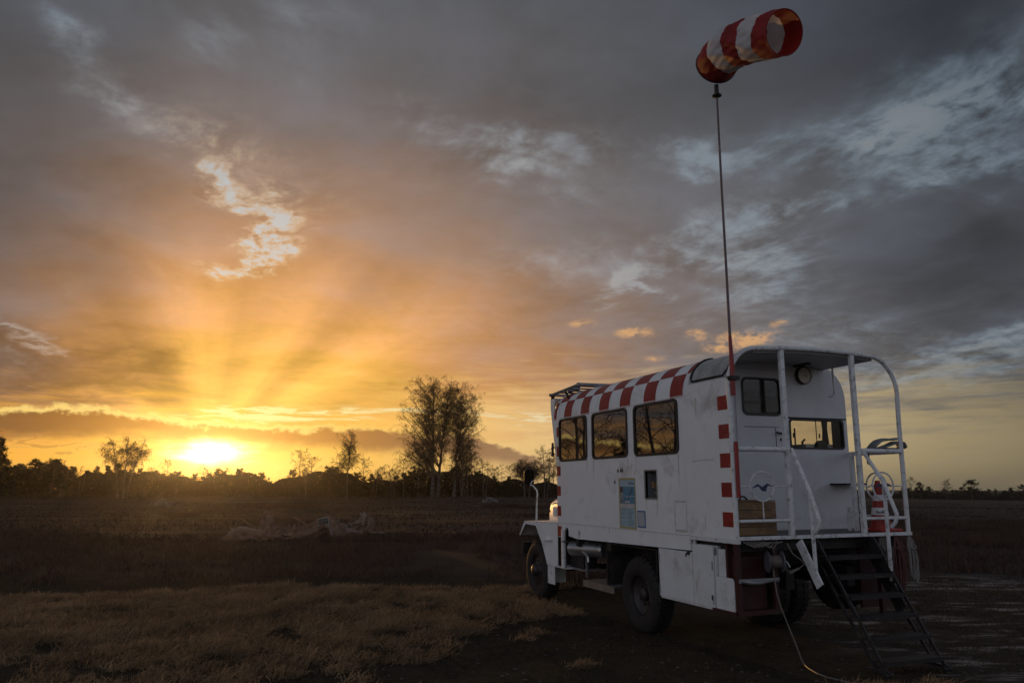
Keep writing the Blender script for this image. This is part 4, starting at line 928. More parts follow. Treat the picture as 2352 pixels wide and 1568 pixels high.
# --- roof segments with seams
def shell(x0, x1, prof, prof2, name, material, caps=True, smooth=True):
    m = MB(); n = len(prof)
    vs = [(x, y, z) for x in (x0, x1) for y, z in prof]+[(x, y, z) for x in (x0, x1) for y, z in prof2]
    fs = []
    for i in range(n-1):
        fs += [(i, i+1, n+i+1, n+i), (2*n+i, 3*n+i, 3*n+i+1, 2*n+i+1), (i, 2*n+i, 2*n+i+1, i+1), (n+i, n+i+1, 3*n+i+1, 3*n+i)]
    fs += [(0, n, 3*n, 2*n), (n-1, 3*n-1, 4*n-1, 2*n-1)]
    return m.add(vs, fs).build(name, material, TR, smooth=smooth, angle=35)
outer, inner_p = roof_profile(), roof_profile(-0.03)
for x0, x1 in ((-4.16, -2.785), (-2.78, -1.456), (-1.451, -0.066), (-0.06, 0.0)):
    shell(x0, x1, outer, inner_p, 'roof_panel', white)
MB().box(-4.16, 0.0, -0.004, -0.0004, 3.141, 3.152).build('gutter_strip', white_worn, TR)
# painted checks on the roof edge: arc length parameter along the profile
def arc_pts(s0, s1, n=5, off=0.0025):
    pr = [(0.0-off, ZS-0.05)]+roof_profile(off, 24)
    L = [0.0]
    for a, b2 in zip(pr, pr[1:]): L.append(L[-1]+math.hypot(b2[0]-a[0], b2[1]-a[1]))
    out = []
    for k in range(n+1):
        t = s0+(s1-s0)*k/n
        for i in range(len(pr)-1):
            if L[i] <= t <= L[i+1]+1e-9:
                f = (t-L[i])/(L[i+1]-L[i]); out.append((pr[i][0]+(pr[i+1][0]-pr[i][0])*f, pr[i][1]+(pr[i+1][1]-pr[i][1])*f)); break
    return out
def check(x0, x1, s0, s1):
    p = arc_pts(s0, s1, 8); n = len(p)
    MB().add([(x, y, z) for x in (x0, x1) for y, z in p], [(i, i+1, n+i+1, n+i) for i in range(n-1)]).build('red_check', red, TR, smooth=True)
EDGE = [-4.157, -4.055, -3.735, -3.44, -3.09, -2.787, -2.436, -2.117, -1.769, -1.456, -1.076, -0.756, -0.396, -0.089, -0.001]
for i in range(len(EDGE)-1):
    row = i % 2
    if row == 0: check(EDGE[i], EDGE[i+1], 0.034, 0.352)
    else: check(EDGE[i], EDGE[i+1], 0.352, 0.665)
    if row == 0: check(EDGE[i], EDGE[i+1], 0.665, 0.98)
# red squares down both ends of the side
def rsq(x0, x1, z0, z1): MB().box(x0, x1, -0.0065, -0.0045, z0, z1).build('red_square', red, TR)
for k in range(5):
    z = 3.053-0.3405*k; rsq(0.656, 0.874, z-0.168, z)
for k in range(6):
    z = 3.00-0.335*k; rsq(-4.046, -3.965 if k < 2 else -3.90, z-0.165, z)
# --- front wall raked forward, visor cheeks, roof rack
pr = [(y, z) for y, z in inner_p]
MB().add([(-4.03, 0.04, 1.38), (-4.03, W-0.04, 1.38), (-4.03, W-0.04, 2.1), (-4.03, 0.04, 2.1), (-4.14, 0.04, 3.14), (-4.14, W-0.04, 3.14), (-4.14, W-0.5, 3.6), (-4.14, 0.5, 3.6)],
         [(0, 1, 2, 3), (3, 2, 5, 4), (4, 5, 6, 7)]).build('front_wall', white, TR)
for y0, y1 in ((0.012, 0.03), (W-0.03, W-0.012)):
    panel('visor_cheek', [(-4.052, 2.1), (-4.052, 3.135), (-4.165, 3.20), (-4.165, 3.52), (-4.325, 3.515), (-4.325, 3.35), (-4.16, 2.62)], [], 'xz', y0, y1, white, TR)
MB().add([(-4.322, 0.03, 3.42), (-4.322, W-0.03, 3.42), (-4.17, W-0.03, 3.53), (-4.17, 0.03, 3.53), (-4.322, 0.03, 3.40), (-4.322, W-0.03, 3.40), (-4.17, W-0.03, 3.51), (-4.17, 0.03, 3.51)],
         [(0, 1, 2, 3), (7, 6, 5, 4), (0, 4, 5, 1), (2, 6, 7, 3)]).build('visor', white, TR)
rk = MB().tube([(-4.34, 0.0, 3.60), (-4.34, W, 3.60)], 0.028, 8).tube([(-4.34, 0.04, 3.60), (-3.2, 0.04, 3.665)], 0.026, 8).tube([(-4.34, W-0.04, 3.60), (-3.2, W-0.04, 3.665)], 0.026, 8).tube([(-3.2, 0.0, 3.665), (-3.2, W, 3.665)], 0.028, 8)
for k in range(1, 5): rk.tube([(-4.34+0.24*k, 0.04, 3.61+0.012*k), (-4.34+0.24*k, W-0.04, 3.61+0.012*k)], 0.016, 6)
rk = rk.build('roof_rack', galv, TR, smooth=True)
st = MB()
for y in (0.05, W-0.05): st.bar((-4.31, y, 3.50), (-4.31, y, 3.60), 0.05, 0.05, (1, 0, 0)); st.bar((-3.8, y+(0.12 if y < 1 else -0.12), 3.42), (-3.8, y, 3.63), 0.03, 0.03, (1, 0, 0))
st.build('rack_strut', steel_black, rk)
MB().lathe([(0.0, -0.18), (0.05, -0.17), (0.05, 0.17), (0.0, 0.18)], (-4.0, 0.32, 3.685), (1, 0, 0), 12).build('rack_lamp', steel_black, rk, smooth=True)
hb = MB()
for z in (2.55, 2.66): hb.tube([(-4.13, -0.02, z), (-4.20, -0.035, z-0.02)], 0.018, 6)
hb.tube([(-4.16, -0.03, 2.74), (-4.17, -0.03, 2.50)], 0.022, 8); hb.build('side_marker_lamp', steel_black, TR, smooth=True)
# --- inside
MB().box(-4.02, -0.04, 0.04, W-0.04, 1.385, 1.415).build('cabin_floor', inter_floor, TR)
MB().box(-4.0, -0.05, 0.62, 0.66, 1.416, 2.05).box(-4.0, -0.05, 0.60, 1.02, 2.051, 2.085).build('cabin_bench', inter, TR)
MB().prism([(y, z) for y, z in roof_profile(-0.05)]+[(W-0.05, 1.42), (0.05, 1.42)], 'yz', -2.96, -2.93).build('cabin_partition', inter, TR)
def curtain(x0, x1, y, z0, z1, folds, amp=0.018, flare=0.0):
    m = MB(); n = folds*6; vs = []
    for k in range(n+1):
        t = k/n; x = x0+(x1-x0)*t; d = amp*sin(2*pi*folds*t)
        vs += [(x, y+d, z1), (x+flare*(0.5-t), y+d*1.2, (z0+z1)/2), (x, y+d*1.4, z0)]
    fs = []
    for k in range(n): fs += [(3*k, 3*k+3, 3*k+4, 3*k+1), (3*k+1, 3*k+4, 3*k+5, 3*k+2)]
    return m.add(vs, fs).build('curtain', curtain_m, TR, smooth=True)
panel('wall_lining', [(-4.0, 1.42), (-0.04, 1.42), (-0.04, 3.13), (-4.0, 3.13)], [window_loop(a, b, 0.025) for a, b in WIN], 'xz', W-0.05, W-0.037, inter, TR)
panel('wall_lining', [(-4.0, 1.42), (-0.04, 1.42), (-0.04, 3.13), (-4.0, 3.13)], [window_loop(a, b, 0.025) for a, b in WIN]+[[(-1.12, 1.80), (-0.77, 1.80), (-0.77, 2.22), (-1.12, 2.22)]], 'xz', 0.037, 0.05, inter, TR)
shell(-4.0, -0.04, roof_profile(-0.034), roof_profile(-0.045), 'ceiling_lining', inter)
curtain(-0.72, -0.24, 0.09, 2.42, 3.13, 6)
curtain(-2.62, -2.22, 0.09, 2.42, 3.13, 5)
curtain(-0.42, -0.24, W-0.09, 2.42, 3.13, 3, flare=0.08)
# equipment seen through the rear window
d = MB().box(-0.95, -0.18, 2.02, 2.50, 2.36, 2.56).build('equipment_box', white_shaded, TR, bevel=0.01)
MB().lathe([(0.0, 0.0), (0.10, 0.0), (0.10, 0.05), (0.06, 0.07), (0.0, 0.07)], (-0.18, 2.26, 2.51), (1, 0, 0), 20).build('speaker_cone', black, d, smooth=True)
MB().tube([(-0.5, 2.12, 2.561), (-0.5, 2.12, 2.80)], 0.012, 6).tube([(-0.44, 2.2, 2.561), (-0.44, 2.19, 2.60), (-0.44, 2.24, 2.64)], 0.016, 6).build('microphone', black, d)
MB().box(-1.05, -0.06, 1.75, 2.53, 2.30, 2.34).build('desk', inter, TR)
# --- rear wall, door, rear window, clock
dw = rrect(0.842, 1.478, 2.91, 3.418, 0.085); rw = rrect(1.60, 2.535, 2.478, 2.885, 0.05)
rear_out = [(0.04, 1.40), (W, 1.40)]+[(y, z) for y, z in roof_profile(0.0)[::-1] if z > ZS-0.001 and y > 0.42]+[(0.40, 3.60), (0.04, 3.3)]
def shr(loop, e):
    cu = sum(p[0] for p in loop)/len(loop); cv = sum(p[1] for p in loop)/len(loop)
    u0, u1 = min(p[0] for p in loop), max(p[0] for p in loop); v0, v1 = min(p[1] for p in loop), max(p[1] for p in loop)
    return [(cu+(p[0]-cu)*(1-2*e/(u1-u0)), cv+(p[1]-cv)*(1-2*e/(v1-v0))) for p in loop]
panel('rear_wall', rear_out, [shr(dw, 0.012), shr(rw, 0.012)], 'yz', -0.035, 0.005, white_shaded, TR)
door = panel('door', [(0.745, 1.44), (1.50, 1.44), (1.50, 3.53), (0.745, 3.53)], [shr(dw, 0.010)], 'yz', 0.0065, 0.016, white_shaded, TR, bevel=0.003)
MB().ring(dw, shr(dw, 0.026), 'yz', -0.005, 0.03).build('door_window', black, door, smooth=True)
MB().prism(shr(dw, 0.022), 'yz', 0.004, 0.010).build('pane', glassmat('door_window_glass', (0.85, 0.80, 0.72), 1.45, 0.0, 0.02), door)
MB().tube([(0.018, 1.435, 2.675), (0.06, 1.435, 2.675), (0.062, 1.34, 2.69)], 0.011, 8).build('door_handle', steel_black, door, smooth=True)
MB().prism(rrect(1.425, 1.45, 2.575, 2.62, 0.011), 'yz', 0.0165, 0.02).build('keyhole', black, door)
MB().box(0.0165, 0.022, 0.86, 1.42, 2.758, 2.764).box(0.0165, 0.022, 1.36, 1.364, 2.50, 2.75).build('door_seam', steel_black, door)
wf = MB().ring(rw, shr(rw, 0.024), 'yz', -0.03, 0.014).build('window', black, TR, smooth=True)
MB().prism(shr(rw, 0.02), 'yz', -0.014, -0.009).build('pane', glass_clear, wf)
MB().box(-0.006, 0.004, 2.055, 2.063, 2.50, 2.86).box(-0.004, 0.012, 1.66, 1.672, 2.63, 2.69).box(-0.004, 0.012, 2.10, 2.112, 2.63, 2.69).build('slide_catch', steel_black, wf)
MB().box(0.001, 0.03, 1.56, 2.575, 2.89, 2.905).build('rain_lip', steel_black, wf)
ck = MB().lathe([(0.0, 0.0), (0.122, 0.0), (0.122, 0.055), (0.118, 0.068), (0.110, 0.070), (0.110, 0.062)], (0.001, 1.868, 3.478), (1, 0, 0), 32).build('clock', steel_black, TR, smooth=True)
MB().lathe([(0.0, 0.0), (0.110, 0.0)], (0.063, 1.868, 3.478), (1, 0, 0), 32).build('clock_face', dial, ck)
MB().bar((0.071, 1.868, 3.478), (0.071, 1.868, 3.52), 0.004, 0.006).bar((0.071, 1.868, 3.478), (0.071, 1.905, 3.455), 0.004, 0.005).lathe([(0.008, 0), (0.008, 0.006)], (0.068, 1.868, 3.478), (1, 0, 0), 10, cap1=True).build('clock_hand', black, ck)
MB().tube([(0.16, 2.27, 3.62), (0.16, 2.275, 3.30), (0.16, 2.27, 3.22), (0.15, 2.24, 3.195), (0.13, 2.20, 3.19)], 0.014, 8).build('hook_tube', white_worn, TR, smooth=True)
MB().box(0.01, 0.30, 2.22, 2.585, 2.0, 2.022).build('wall_shelf', steel_black, TR, bevel=0.003)
MB().box(0.02, 0.3, 1.72, 1.78, 3.59, 3.61).build('strip_lamp', steel_black, TR)
# --- rear platform: deck, edge rail, hoop, canopy, perspex corner
MB().box(-0.03, PX-0.002, 0.036, W-0.002, 1.385, FZ).build('platform_deck', floor_m, TR)
MB().box(PX, PX+0.03, -0.01, W+0.03, 1.376, 1.418).box(-0.03, PX, W, W+0.028, 1.376, 1.417).build('platform_edge', white_worn, TR, bevel=0.004)
hp = [(0.0, ZS-1.73), (0.0, ZS-0.4)]+[(y, z) for y, z in roof_profile(0.012, 12)]+[(W, ZS-0.4), (W, 1.42)]
MB().tube([(PX-0.002, y, z) for y, z in hp], 0.029, 10).build('hoop', white_worn, TR, smooth=True)
for y in (0.79, 1.895): MB().box(PX-0.035, PX+0.015, y-0.03, y+0.03, FZ, 3.645).build('post', white_worn, TR, bevel=0.004)
cano_o = [p for p in outer if 0.35 < p[0] < 2.3]; cano_i = [(y, z-0.035) for y, z in cano_o]
shell(0.002, PX-0.03, cano_o, cano_i, 'canopy', ceil_m)
pa = [(y, z) for y, z in roof_profile(-0.004, 16) if y <= 0.42 and z > 3.26]; pb = [(y+0.004, z-0.003) for y, z in pa]
pf = shell(0.04, PX-0.03, pa, pb, 'perspex_window', perspex)
rimp = []
def arcp(y_t):
    return [(y, z) for y, z in roof_profile(0.008, 24) if y <= 0.42 and z > 3.285]
ap = arcp(0)
loop = [(0.09, *ap[0])]+[(0.09+0.02*k/len(ap) if k > 3 else 0.06+0.03*(k/4), y, z) for k, (y, z) in enumerate(ap)]+[(PX-0.06, *ap[-1])]+[(PX-0.05, y, z) for y, z in ap[::-1]]
loop = [(0.10, ap[0][0], ap[0][1]), (0.06, *ap[2]), (0.05, *ap[5])]+[(0.05, y, z) for y, z in ap[6:]]
bot = [(PX-0.14, ap[0][0], ap[0][1]), (PX-0.08, *ap[2]), (PX-0.05, *ap[6])]+[(PX-0.05, y, z) for y, z in ap[7:]]
MB().tube(loop[::-1]+bot, 0.013, 6).build('perspex_seal', black, pf, smooth=True)
# --- rails, emblems, handrails
def emblem_ring(c, axis):
    m = MB(); pts = []
    for k in range(33):
        a = 2*pi*k/32
        pts.append((c[0]+(0.17*cos(a) if axis == 'y' else 0), c[1]+(0.17*cos(a) if axis == 'x' else 0), c[2]+0.17*sin(a)))
    return m.tube(pts, 0.011, 6, cap=False)
GULL = [(-0.150, -0.022), (-0.062, 0.030), (-0.002, -0.006), (0.075, 0.034), (0.155, 0.000), (0.078, 0.008), (0.050, -0.040), (0.055, -0.058), (0.0, -0.052), (-0.05, 0.002)]
def railing(y0, y1, yc, name='railing'):
    r = MB().tube([(PX+0.0, y0, 2.42), (PX+0.0, y1, 2.42)], 0.032, 10).build(name, white_worn, TR, smooth=True)
    MB().tube([(PX, y0, 1.59), (PX, y1, 1.59)], 0.019, 8).build('lower_rail', white_worn, r, smooth=True)
    MB().tube([(PX, y0, 1.985), (PX, yc-0.17, 1.985)], 0.009, 6).build('emblem_arm', white_worn, r, smooth=True)
    MB().tube([(PX, yc+0.17, 1.985), (PX, y1, 1.985)], 0.009, 6).build('emblem_arm', white_worn, r, smooth=True)
    MB().tube([(PX, yc, 1.815), (PX, yc, 1.60)], 0.009, 6).build('emblem_stem', white_worn, r, smooth=True)
    emblem_ring((PX, yc, 1.985), 'x').build('emblem_ring', white_worn, r, smooth=True)
    MB().prism([(yc+u, 1.985+v) for u, v in GULL], 'yz', PX-0.006, PX+0.006).build('gull_emblem', blue, r)
railing(0.03, 0.765, 0.39); railing(1.925, 2.58, 2.245)
sr = MB().tube([(0.02, W, 2.42), (PX-0.03, W, 2.42)], 0.030, 10).build('side_railing', white_worn, TR, smooth=True)
MB().tube([(0.02, W, 1.59), (PX-0.03, W, 1.59)], 0.018, 8).build('lower_rail', white_worn, sr, smooth=True)
for xa_, xb_ in ((0.02, 0.27), (0.61, PX-0.03)): MB().tube([(xa_, W, 1.985), (xb_, W, 1.985)], 0.009, 6).build('emblem_arm', white_worn, sr, smooth=True)
emblem_ring((0.44, W, 1.985), 'y').build('emblem_ring', white_worn, sr, smooth=True)
MB().prism([(0.44+u, 1.985+v) for u, v in GULL], 'xz', W-0.006, W+0.006).build('gull_emblem', blue, sr)
MB().box(0.50, 0.55, 2.11, 2.16, FZ, 2.42).box(0.40, 0.44, 2.10, 2.14, FZ, 1.72).tube([(0.42, 2.12, 1.66), (0.53, 2.14, 1.66)], 0.012, 6).build('gate_post', white_worn, TR, bevel=0.003)
for y, pts, sup in ((0.85, [(0.90, 2.43), (1.161, 1.935), (1.289, 1.60), (1.265, 1.52), (1.22, 1.47)], (1.165, 1.93, 1.185, 0.87)), (1.95, [(0.90, 2.43), (1.195, 2.038), (1.356, 1.66), (1.335, 1.57), (1.266, 1.504)], (1.20, 2.03, 1.20, 0.88))):
    h = MB().tube([(x, y, z) for x, z in pts], 0.023, 8).build('handrail', white_worn, TR, smooth=True)
    MB().bar((sup[0], y+0.0, sup[1]-0.02), (sup[2], y, sup[3]), 0.035, 0.03, (0, 1, 0)).build('rail_support', white_worn, h, bevel=0.003)
    MB().bar((0.93, y, 1.345), (1.235, y, 0.865), 0.022, 0.115, (1, 0, 0.7)).build('stair_bracket', white_worn if y < 1 else chassis_m, h, bevel=0.003)
# clamp and lower stub for the mast
MB().box(PX-0.02, PX+0.10, -0.03, 0.08, 3.22, 3.27).tube([(PX+0.05, -0.05, 3.245), (PX+0.05, 0.10, 3.245)], 0.014, 8).build('mast_clamp', steel_black, TR, bevel=0.004)
MB().tube([(PX+0.045, 0.02, 2.50), (PX+0.045, 0.02, 1.86)], 0.024, 8).build('mast_foot', red, TR, smooth=True)
# --- wall furniture on the left side
MB().ring([(-1.115, 1.812), (-0.772, 1.812), (-0.772, 2.215), (-1.115, 2.215)], niche, 'xz', -0.012, 0.0).build('niche_frame', galv, TR, bevel=0.002)
nb = MB().box(-1.095, -0.792, 0.22, 0.235, 1.832, 2.195).box(-1.105, -1.095, 0.001, 0.235, 1.832, 2.195).box(-0.792, -0.782, 0.001, 0.235, 1.832, 2.195).box(-1.105, -0.782, 0.001, 0.235, 1.822, 1.832).box(-1.105, -0.782, 0.001, 0.235, 2.195, 2.205).build('niche_box', grey_plastic, TR)
MB().box(-0.97, -0.90, 0.02, 0.10, 1.965, 2.05).box(-0.895, -0.83, 0.04, 0.2, 1.93, 2.045).build('socket', wood_m, TR)
MB().box(-0.90, -0.80, 0.02, 0.2, 1.90, 1.91).build('niche_shelf', galv, TR)
tape_m = mat('yellow_tape', (0.42, 0.34, 0.13), 0.45, var=0.15, vscale=20.0)
old_tape = mat('tape_residue', (0.50, 0.48, 0.43), 0.6, var=0.15, vscale=20.0)
po = MB().box(-1.825, -1.38, -0.0085, -0.0065, 1.412, 2.085).build('poster', mat('poster_paper', (0.34, 0.46, 0.52), 0.5, var=0.06), TR)
MB().box(-1.72, -1.385, -0.0105, -0.0090, 1.745, 1.985).build('poster_photo', mat('poster_sky', (0.085, 0.22, 0.33), 0.45, var=0.12, vscale=3.0), po)
MB().box(-1.815, -1.725, -0.0105, -0.0090, 1.90, 1.985).build('poster_inset', mat('poster_dark', (0.10, 0.07, 0.085), 0.5, var=0.4, vscale=30.0), po)
MB().box(-1.815, -1.725, -0.0105, -0.0090, 1.745, 1.895).build('poster_inset', mat('poster_grey', (0.24, 0.26, 0.27), 0.5, var=0.3, vscale=20.0), po)
MB().box(-1.815, -1.385, -0.0105, -0.0090, 1.690, 1.738).box(-1.67, -1.53, -0.0120, -0.0106, 1.757, 1.782).build('poster_banner', mat('poster_cream', (0.52, 0.46, 0.42), 0.5, var=0.1), po)
g = MB().prism([(-1.72, 1.868), (-1.60, 1.842), (-1.55, 1.846), (-1.385, 1.856), (-1.385, 1.850), (-1.55, 1.838), (-1.60, 1.835)], 'xz', -0.0122, -0.0108)
g.build('poster_glider', mat('poster_white', (0.62, 0.64, 0.64), 0.5), po)
MB().prism([(-1.585, 1.80), (-1.575, 1.80), (-1.525, 1.87), (-1.45, 1.945), (-1.47, 1.955), (-1.52, 1.90), (-1.55, 1.86)], 'xz', -0.0138, -0.0124).prism([(-1.79, 1.76), (-1.765, 1.76), (-1.775, 1.83)], 'xz', -0.0138, -0.0124).build('poster_figure', mat('poster_ink', (0.05, 0.07, 0.09), 0.5), po)
ln = MB(); random.seed(5)
for r in range(13):
    z = 1.668-r*0.0185
    for c0, c1 in ((-1.808, -1.62), (-1.59, -1.392)):
        if random.random() < 0.88: ln.box(c0, c0+(c1-c0)*random.uniform(0.45, 1.0), -0.0098, -0.0088, z-0.004, z)
ln.box(-1.56, -1.40, -0.0098, -0.0088, 2.018, 2.026).box(-1.56, -1.42, -0.0098, -0.0088, 2.034, 2.044)
ln.build('poster_text', MATS['poster_ink'], po)
MB().ring([(-1.845, 1.392), (-1.362, 1.392), (-1.368, 2.108), (-1.848, 2.108)], [(-1.815, 1.418), (-1.388, 1.418), (-1.388, 2.080), (-1.815, 2.080)], 'xz', -0.0096, -0.0086).build('poster_tape', tape_m, po)
sg = MB().prism(rrect(-1.328, -1.112, 1.425, 1.655, 0.012), 'xz', -0.0095, -0.0065).build('sticker', mat('sticker_blue', (0.02, 0.12, 0.30), 0.4, var=0.05), TR)
MB().prism(rrect(-1.310, -1.130, 1.443, 1.637, 0.010), 'xz', -0.0112, -0.0098).build('sticker_field', mat('sticker_pale', (0.42, 0.44, 0.46), 0.45, var=0.1, vscale=40.0), sg)
MB().ring([(-0.375, 1.415), (-0.10, 1.415), (-0.10, 1.805), (-0.375, 1.805)], [(-0.362, 1.445), (-0.113, 1.445), (-0.113, 1.785), (-0.362, 1.785)], 'xz', -0.0056, -0.0046).build('tape_outline', old_tape, TR)
MB().prism([(0.05, 2.30), (0.30, 2.315), (0.48, 2.31), (0.55, 2.313), (0.48, 2.300), (0.28, 2.303), (0.06, 2.288)], 'xz', -0.0045, -0.0035).build('scrape', mat('scrape_brown', (0.52, 0.46, 0.38), 0.6, var=0.2), TR)
sail = MB()
for cx, cz in ((-1.862, 2.218), (-1.775, 2.222), (-1.730, 2.220), (-1.968, 2.052)):
    sail.prism([(cx-0.035, cz-0.018), (cx+0.028, cz-0.018), (cx+0.022, cz-0.026), (cx-0.028, cz-0.026)], 'xz', -0.0065, -0.0045)
    sail.prism([(cx-0.030, cz-0.014), (cx-0.006, cz-0.014), (cx-0.006, cz+0.030)], 'xz', -0.0065, -0.0045).prism([(cx-0.001, cz-0.014), (cx+0.024, cz-0.014), (cx-0.001, cz+0.042)], 'xz', -0.0065, -0.0045)
sail.build('sail_sticker', mat('sticker_brown', (0.06, 0.035, 0.025), 0.6), TR)
ov = MB(); ovp = [(-3.226+0.034*cos(2*pi*k/20), 1.247+0.042*sin(2*pi*k/20)) for k in range(20)]; ovi = [(-3.226+0.026*cos(2*pi*k/20), 1.247+0.034*sin(2*pi*k/20)) for k in range(20)]
ov.ring(ovp, ovi, 'xz', 0.0015, 0.0038).box(-3.24, -3.212, 0.0015, 0.0038, 1.24, 1.254).box(-3.255, -3.197, 0.0015, 0.0038, 1.182, 1.192).build('oval_badge', MATS['sticker_brown'], TR)
rust_m = mat('rust_run', (0.56, 0.50, 0.44), 0.6, var=0.3, vscale=20.0); random.seed(21)
for x_, z_, ln_, w_ in ((-3.93, 2.40, 0.30, 0.012), (-2.88, 2.40, 0.22, 0.010), (-2.66, 2.40, 0.36, 0.012), (-1.57, 2.40, 0.2, 0.012), (-1.34, 2.40, 0.26, 0.010), (-0.24, 2.40, 0.42, 0.014), (-0.80, 1.81, 0.24, 0.010), (-1.08, 1.81, 0.18, 0.009), (0.20, 3.08, 0.28, 0.012), (0.48, 3.08, 0.20, 0.010), (-2.2, 1.375, 0.12, 0.012), (-3.0, 1.375, 0.10, 0.010), (0.3, 1.62, 0.2, 0.009)):
    yk = 0.0025 if z_ < 1.38 else -0.0052
    MB().add([(x_-w_, yk, z_), (x_+w_, yk, z_), (x_+w_*0.6, yk, z_-ln_*0.5), (x_+w_*0.15, yk, z_-ln_), (x_-w_*0.3, yk, z_-ln_*0.8), (x_-w_*0.7, yk, z_-ln_*0.4)], [(0, 1, 2, 3, 4, 5)]).build('rust_run', rust_m, TR)
rv = MB(); random.seed(8)
for k in range(48):
    x = -4.0+k*0.083; rv.lathe([(0.0, -0.005), (0.006, -0.004), (0.008, 0.0)], (x, -0.0045, 1.397), (0, 1, 0), 6)
for k in range(14):
    rv.lathe([(0.0, -0.005), (0.006, -0.004), (0.008, 0.0)], (-0.10, -0.0045, 1.45+k*0.066), (0, 1, 0), 6)
rv.build('rivets', white, TR)['kind'] = 'stuff'
# --- lower cabinet, doors, mud board
MB().box(-0.80, 0.445, 0.012, 0.50, 0.545, 1.18).build('cabinet', cab_white, TR, bevel=0.004)
for poly in ([(-0.79, 0.575), (-0.012, 0.575), (-0.012, 1.18), (-0.79, 1.18)], [(0.0, 0.575), (0.425, 0.575), (0.43, 1.285), (0.0, 1.285)]):
    cdoor = MB().prism(poly, 'xz', -0.012, 0.008).build('cabinet_door', cab_white, TR, bevel=0.003)
    hx = poly[0][0]+0.012 if poly[0][0] < -0.1 else 0.408
    for z in (0.66, 1.06):
        MB().box(hx-0.012, hx+0.012, -0.016, -0.0125, z-0.05, z+0.05).tube([(hx, -0.018, z-0.052), (hx, -0.018, z+0.052)], 0.006, 6).build('hinge', galv, cdoor)
MB().box(0.012, 0.43, 0.06, 0.5, 1.18, 1.285).build('cabinet_top', cab_white, TR)
MB().box(-0.095, -0.055, -0.026, -0.013, 1.15, 1.19).tube([(-0.075, -0.03, 1.17), (-0.075, -0.05, 1.165), (-0.095, -0.05, 1.13)], 0.011, 6).box(0.385, 0.40, -0.025, -0.0125, 0.66, 0.72).build('cabinet_latch', steel_black, TR)
MB().prism(rrect(0.452, 0.80, 0.548, 0.945, 0.05), 'xz', 0.0, 0.012).build('mud_board', cab_white, TR)
MB().box(0.452, 0.622, 0.05, 0.062, 0.94, 1.255).build('backing_board', cab_white, TR)
# --- chassis
MB().box(-5.9, 0.75, 0.78, 0.90, 0.78, 1.02).box(-5.9, 0.75, 1.70, 1.82, 0.78, 1.02).box(-4.0, 0.8, 0.10, W-0.10, 1.24, 1.36).build('chassis_frame', chassis_m, TR)
for x in (-3.4, -2.3, -0.7, 0.3): MB().box(x-0.05, x+0.05, 0.05, W-0.05, 1.03, 1.235).build('cross_member', chassis_m, TR)
MB().box(0.62, 0.66, 0.03, 0.56, 0.60, 1.33).build('rear_bulkhead', dark_red, TR); MB().box(0.62, 0.66, 2.0, 2.46, 0.50, 1.30).build('rear_bulkhead', dark_red, TR)
for y in (0.02, 0.53, 2.12, 2.44):
    MB().box(0.83, 0.89, y-0.028, y+0.028, 0.58 if y < 1 else 0.46, 1.372).build('underframe_leg', dark_red, TR, bevel=0.003)
MB().box(0.40, 0.89, -0.03, 0.60, 0.555, 0.58).box(0.86, 0.90, -0.03, 0.60, 0.545, 0.60).build('underframe_tray', dark_red, TR)
MB().box(0.45, 0.78, 0.08, 0.46, 0.585, 1.18).build('underframe_box', dark_red, TR, bevel=0.01)
MB().tube([(0.90, 0.02, 0.925), (0.91, 0.14, 0.905), (0.93, 0.26, 0.90), (0.91, 0.40, 0.915), (0.90, 0.55, 0.93)], 0.020, 6).build('strap', galv, TR, smooth=True)
MB().bar((0.895, 0.0, 0.925), (0.895, 0.56, 0.925), 0.012, 0.045).build('strap_bar', galv, TR)
MB().tube([(0.3, 1.3, 1.34), (0.86, 0.62, 1.20)], 0.02, 6).tube([(0.3, 1.1, 1.0), (0.86, 1.95, 1.34)], 0.022, 6).build('brace', chassis_m, TR)
MB().tube([(-1.41, 0.3, 0.515), (-1.41, W-0.3, 0.515)], 0.06, 10).lathe([(0.0, -0.18), (0.12, -0.15), (0.17, 0), (0.12, 0.15), (0.0, 0.18)], (-1.41, 1.3, 0.515), (0, 1, 0), 16).build('rear_axle', chassis_m, TR, smooth=True)
MB().tube([(-5.08, 0.3, 0.515), (-5.08, W-0.3, 0.515)], 0.055, 10).build('front_axle', chassis_m, TR, smooth=True)
MB().box(-3.3, -2.42, 1.0, 1.6, 0.55, 1.0).build('gearbox', chassis_m, TR, bevel=0.03)
MB().box(-2.42, -2.395, 0.06, 0.55, 0.52, 1.145).box(-2.395, -0.96, 0.06, 0.55, 1.13, 1.145).box(-0.98, -0.96, 0.06, 0.55, 0.7, 1.13).build('wheel_housing', chassis_m, TR)
MB().box(-2.395, -0.96, 0.551, 0.56, 0.4, 1.13).build('inner_splash_plate', chassis_m, TR)
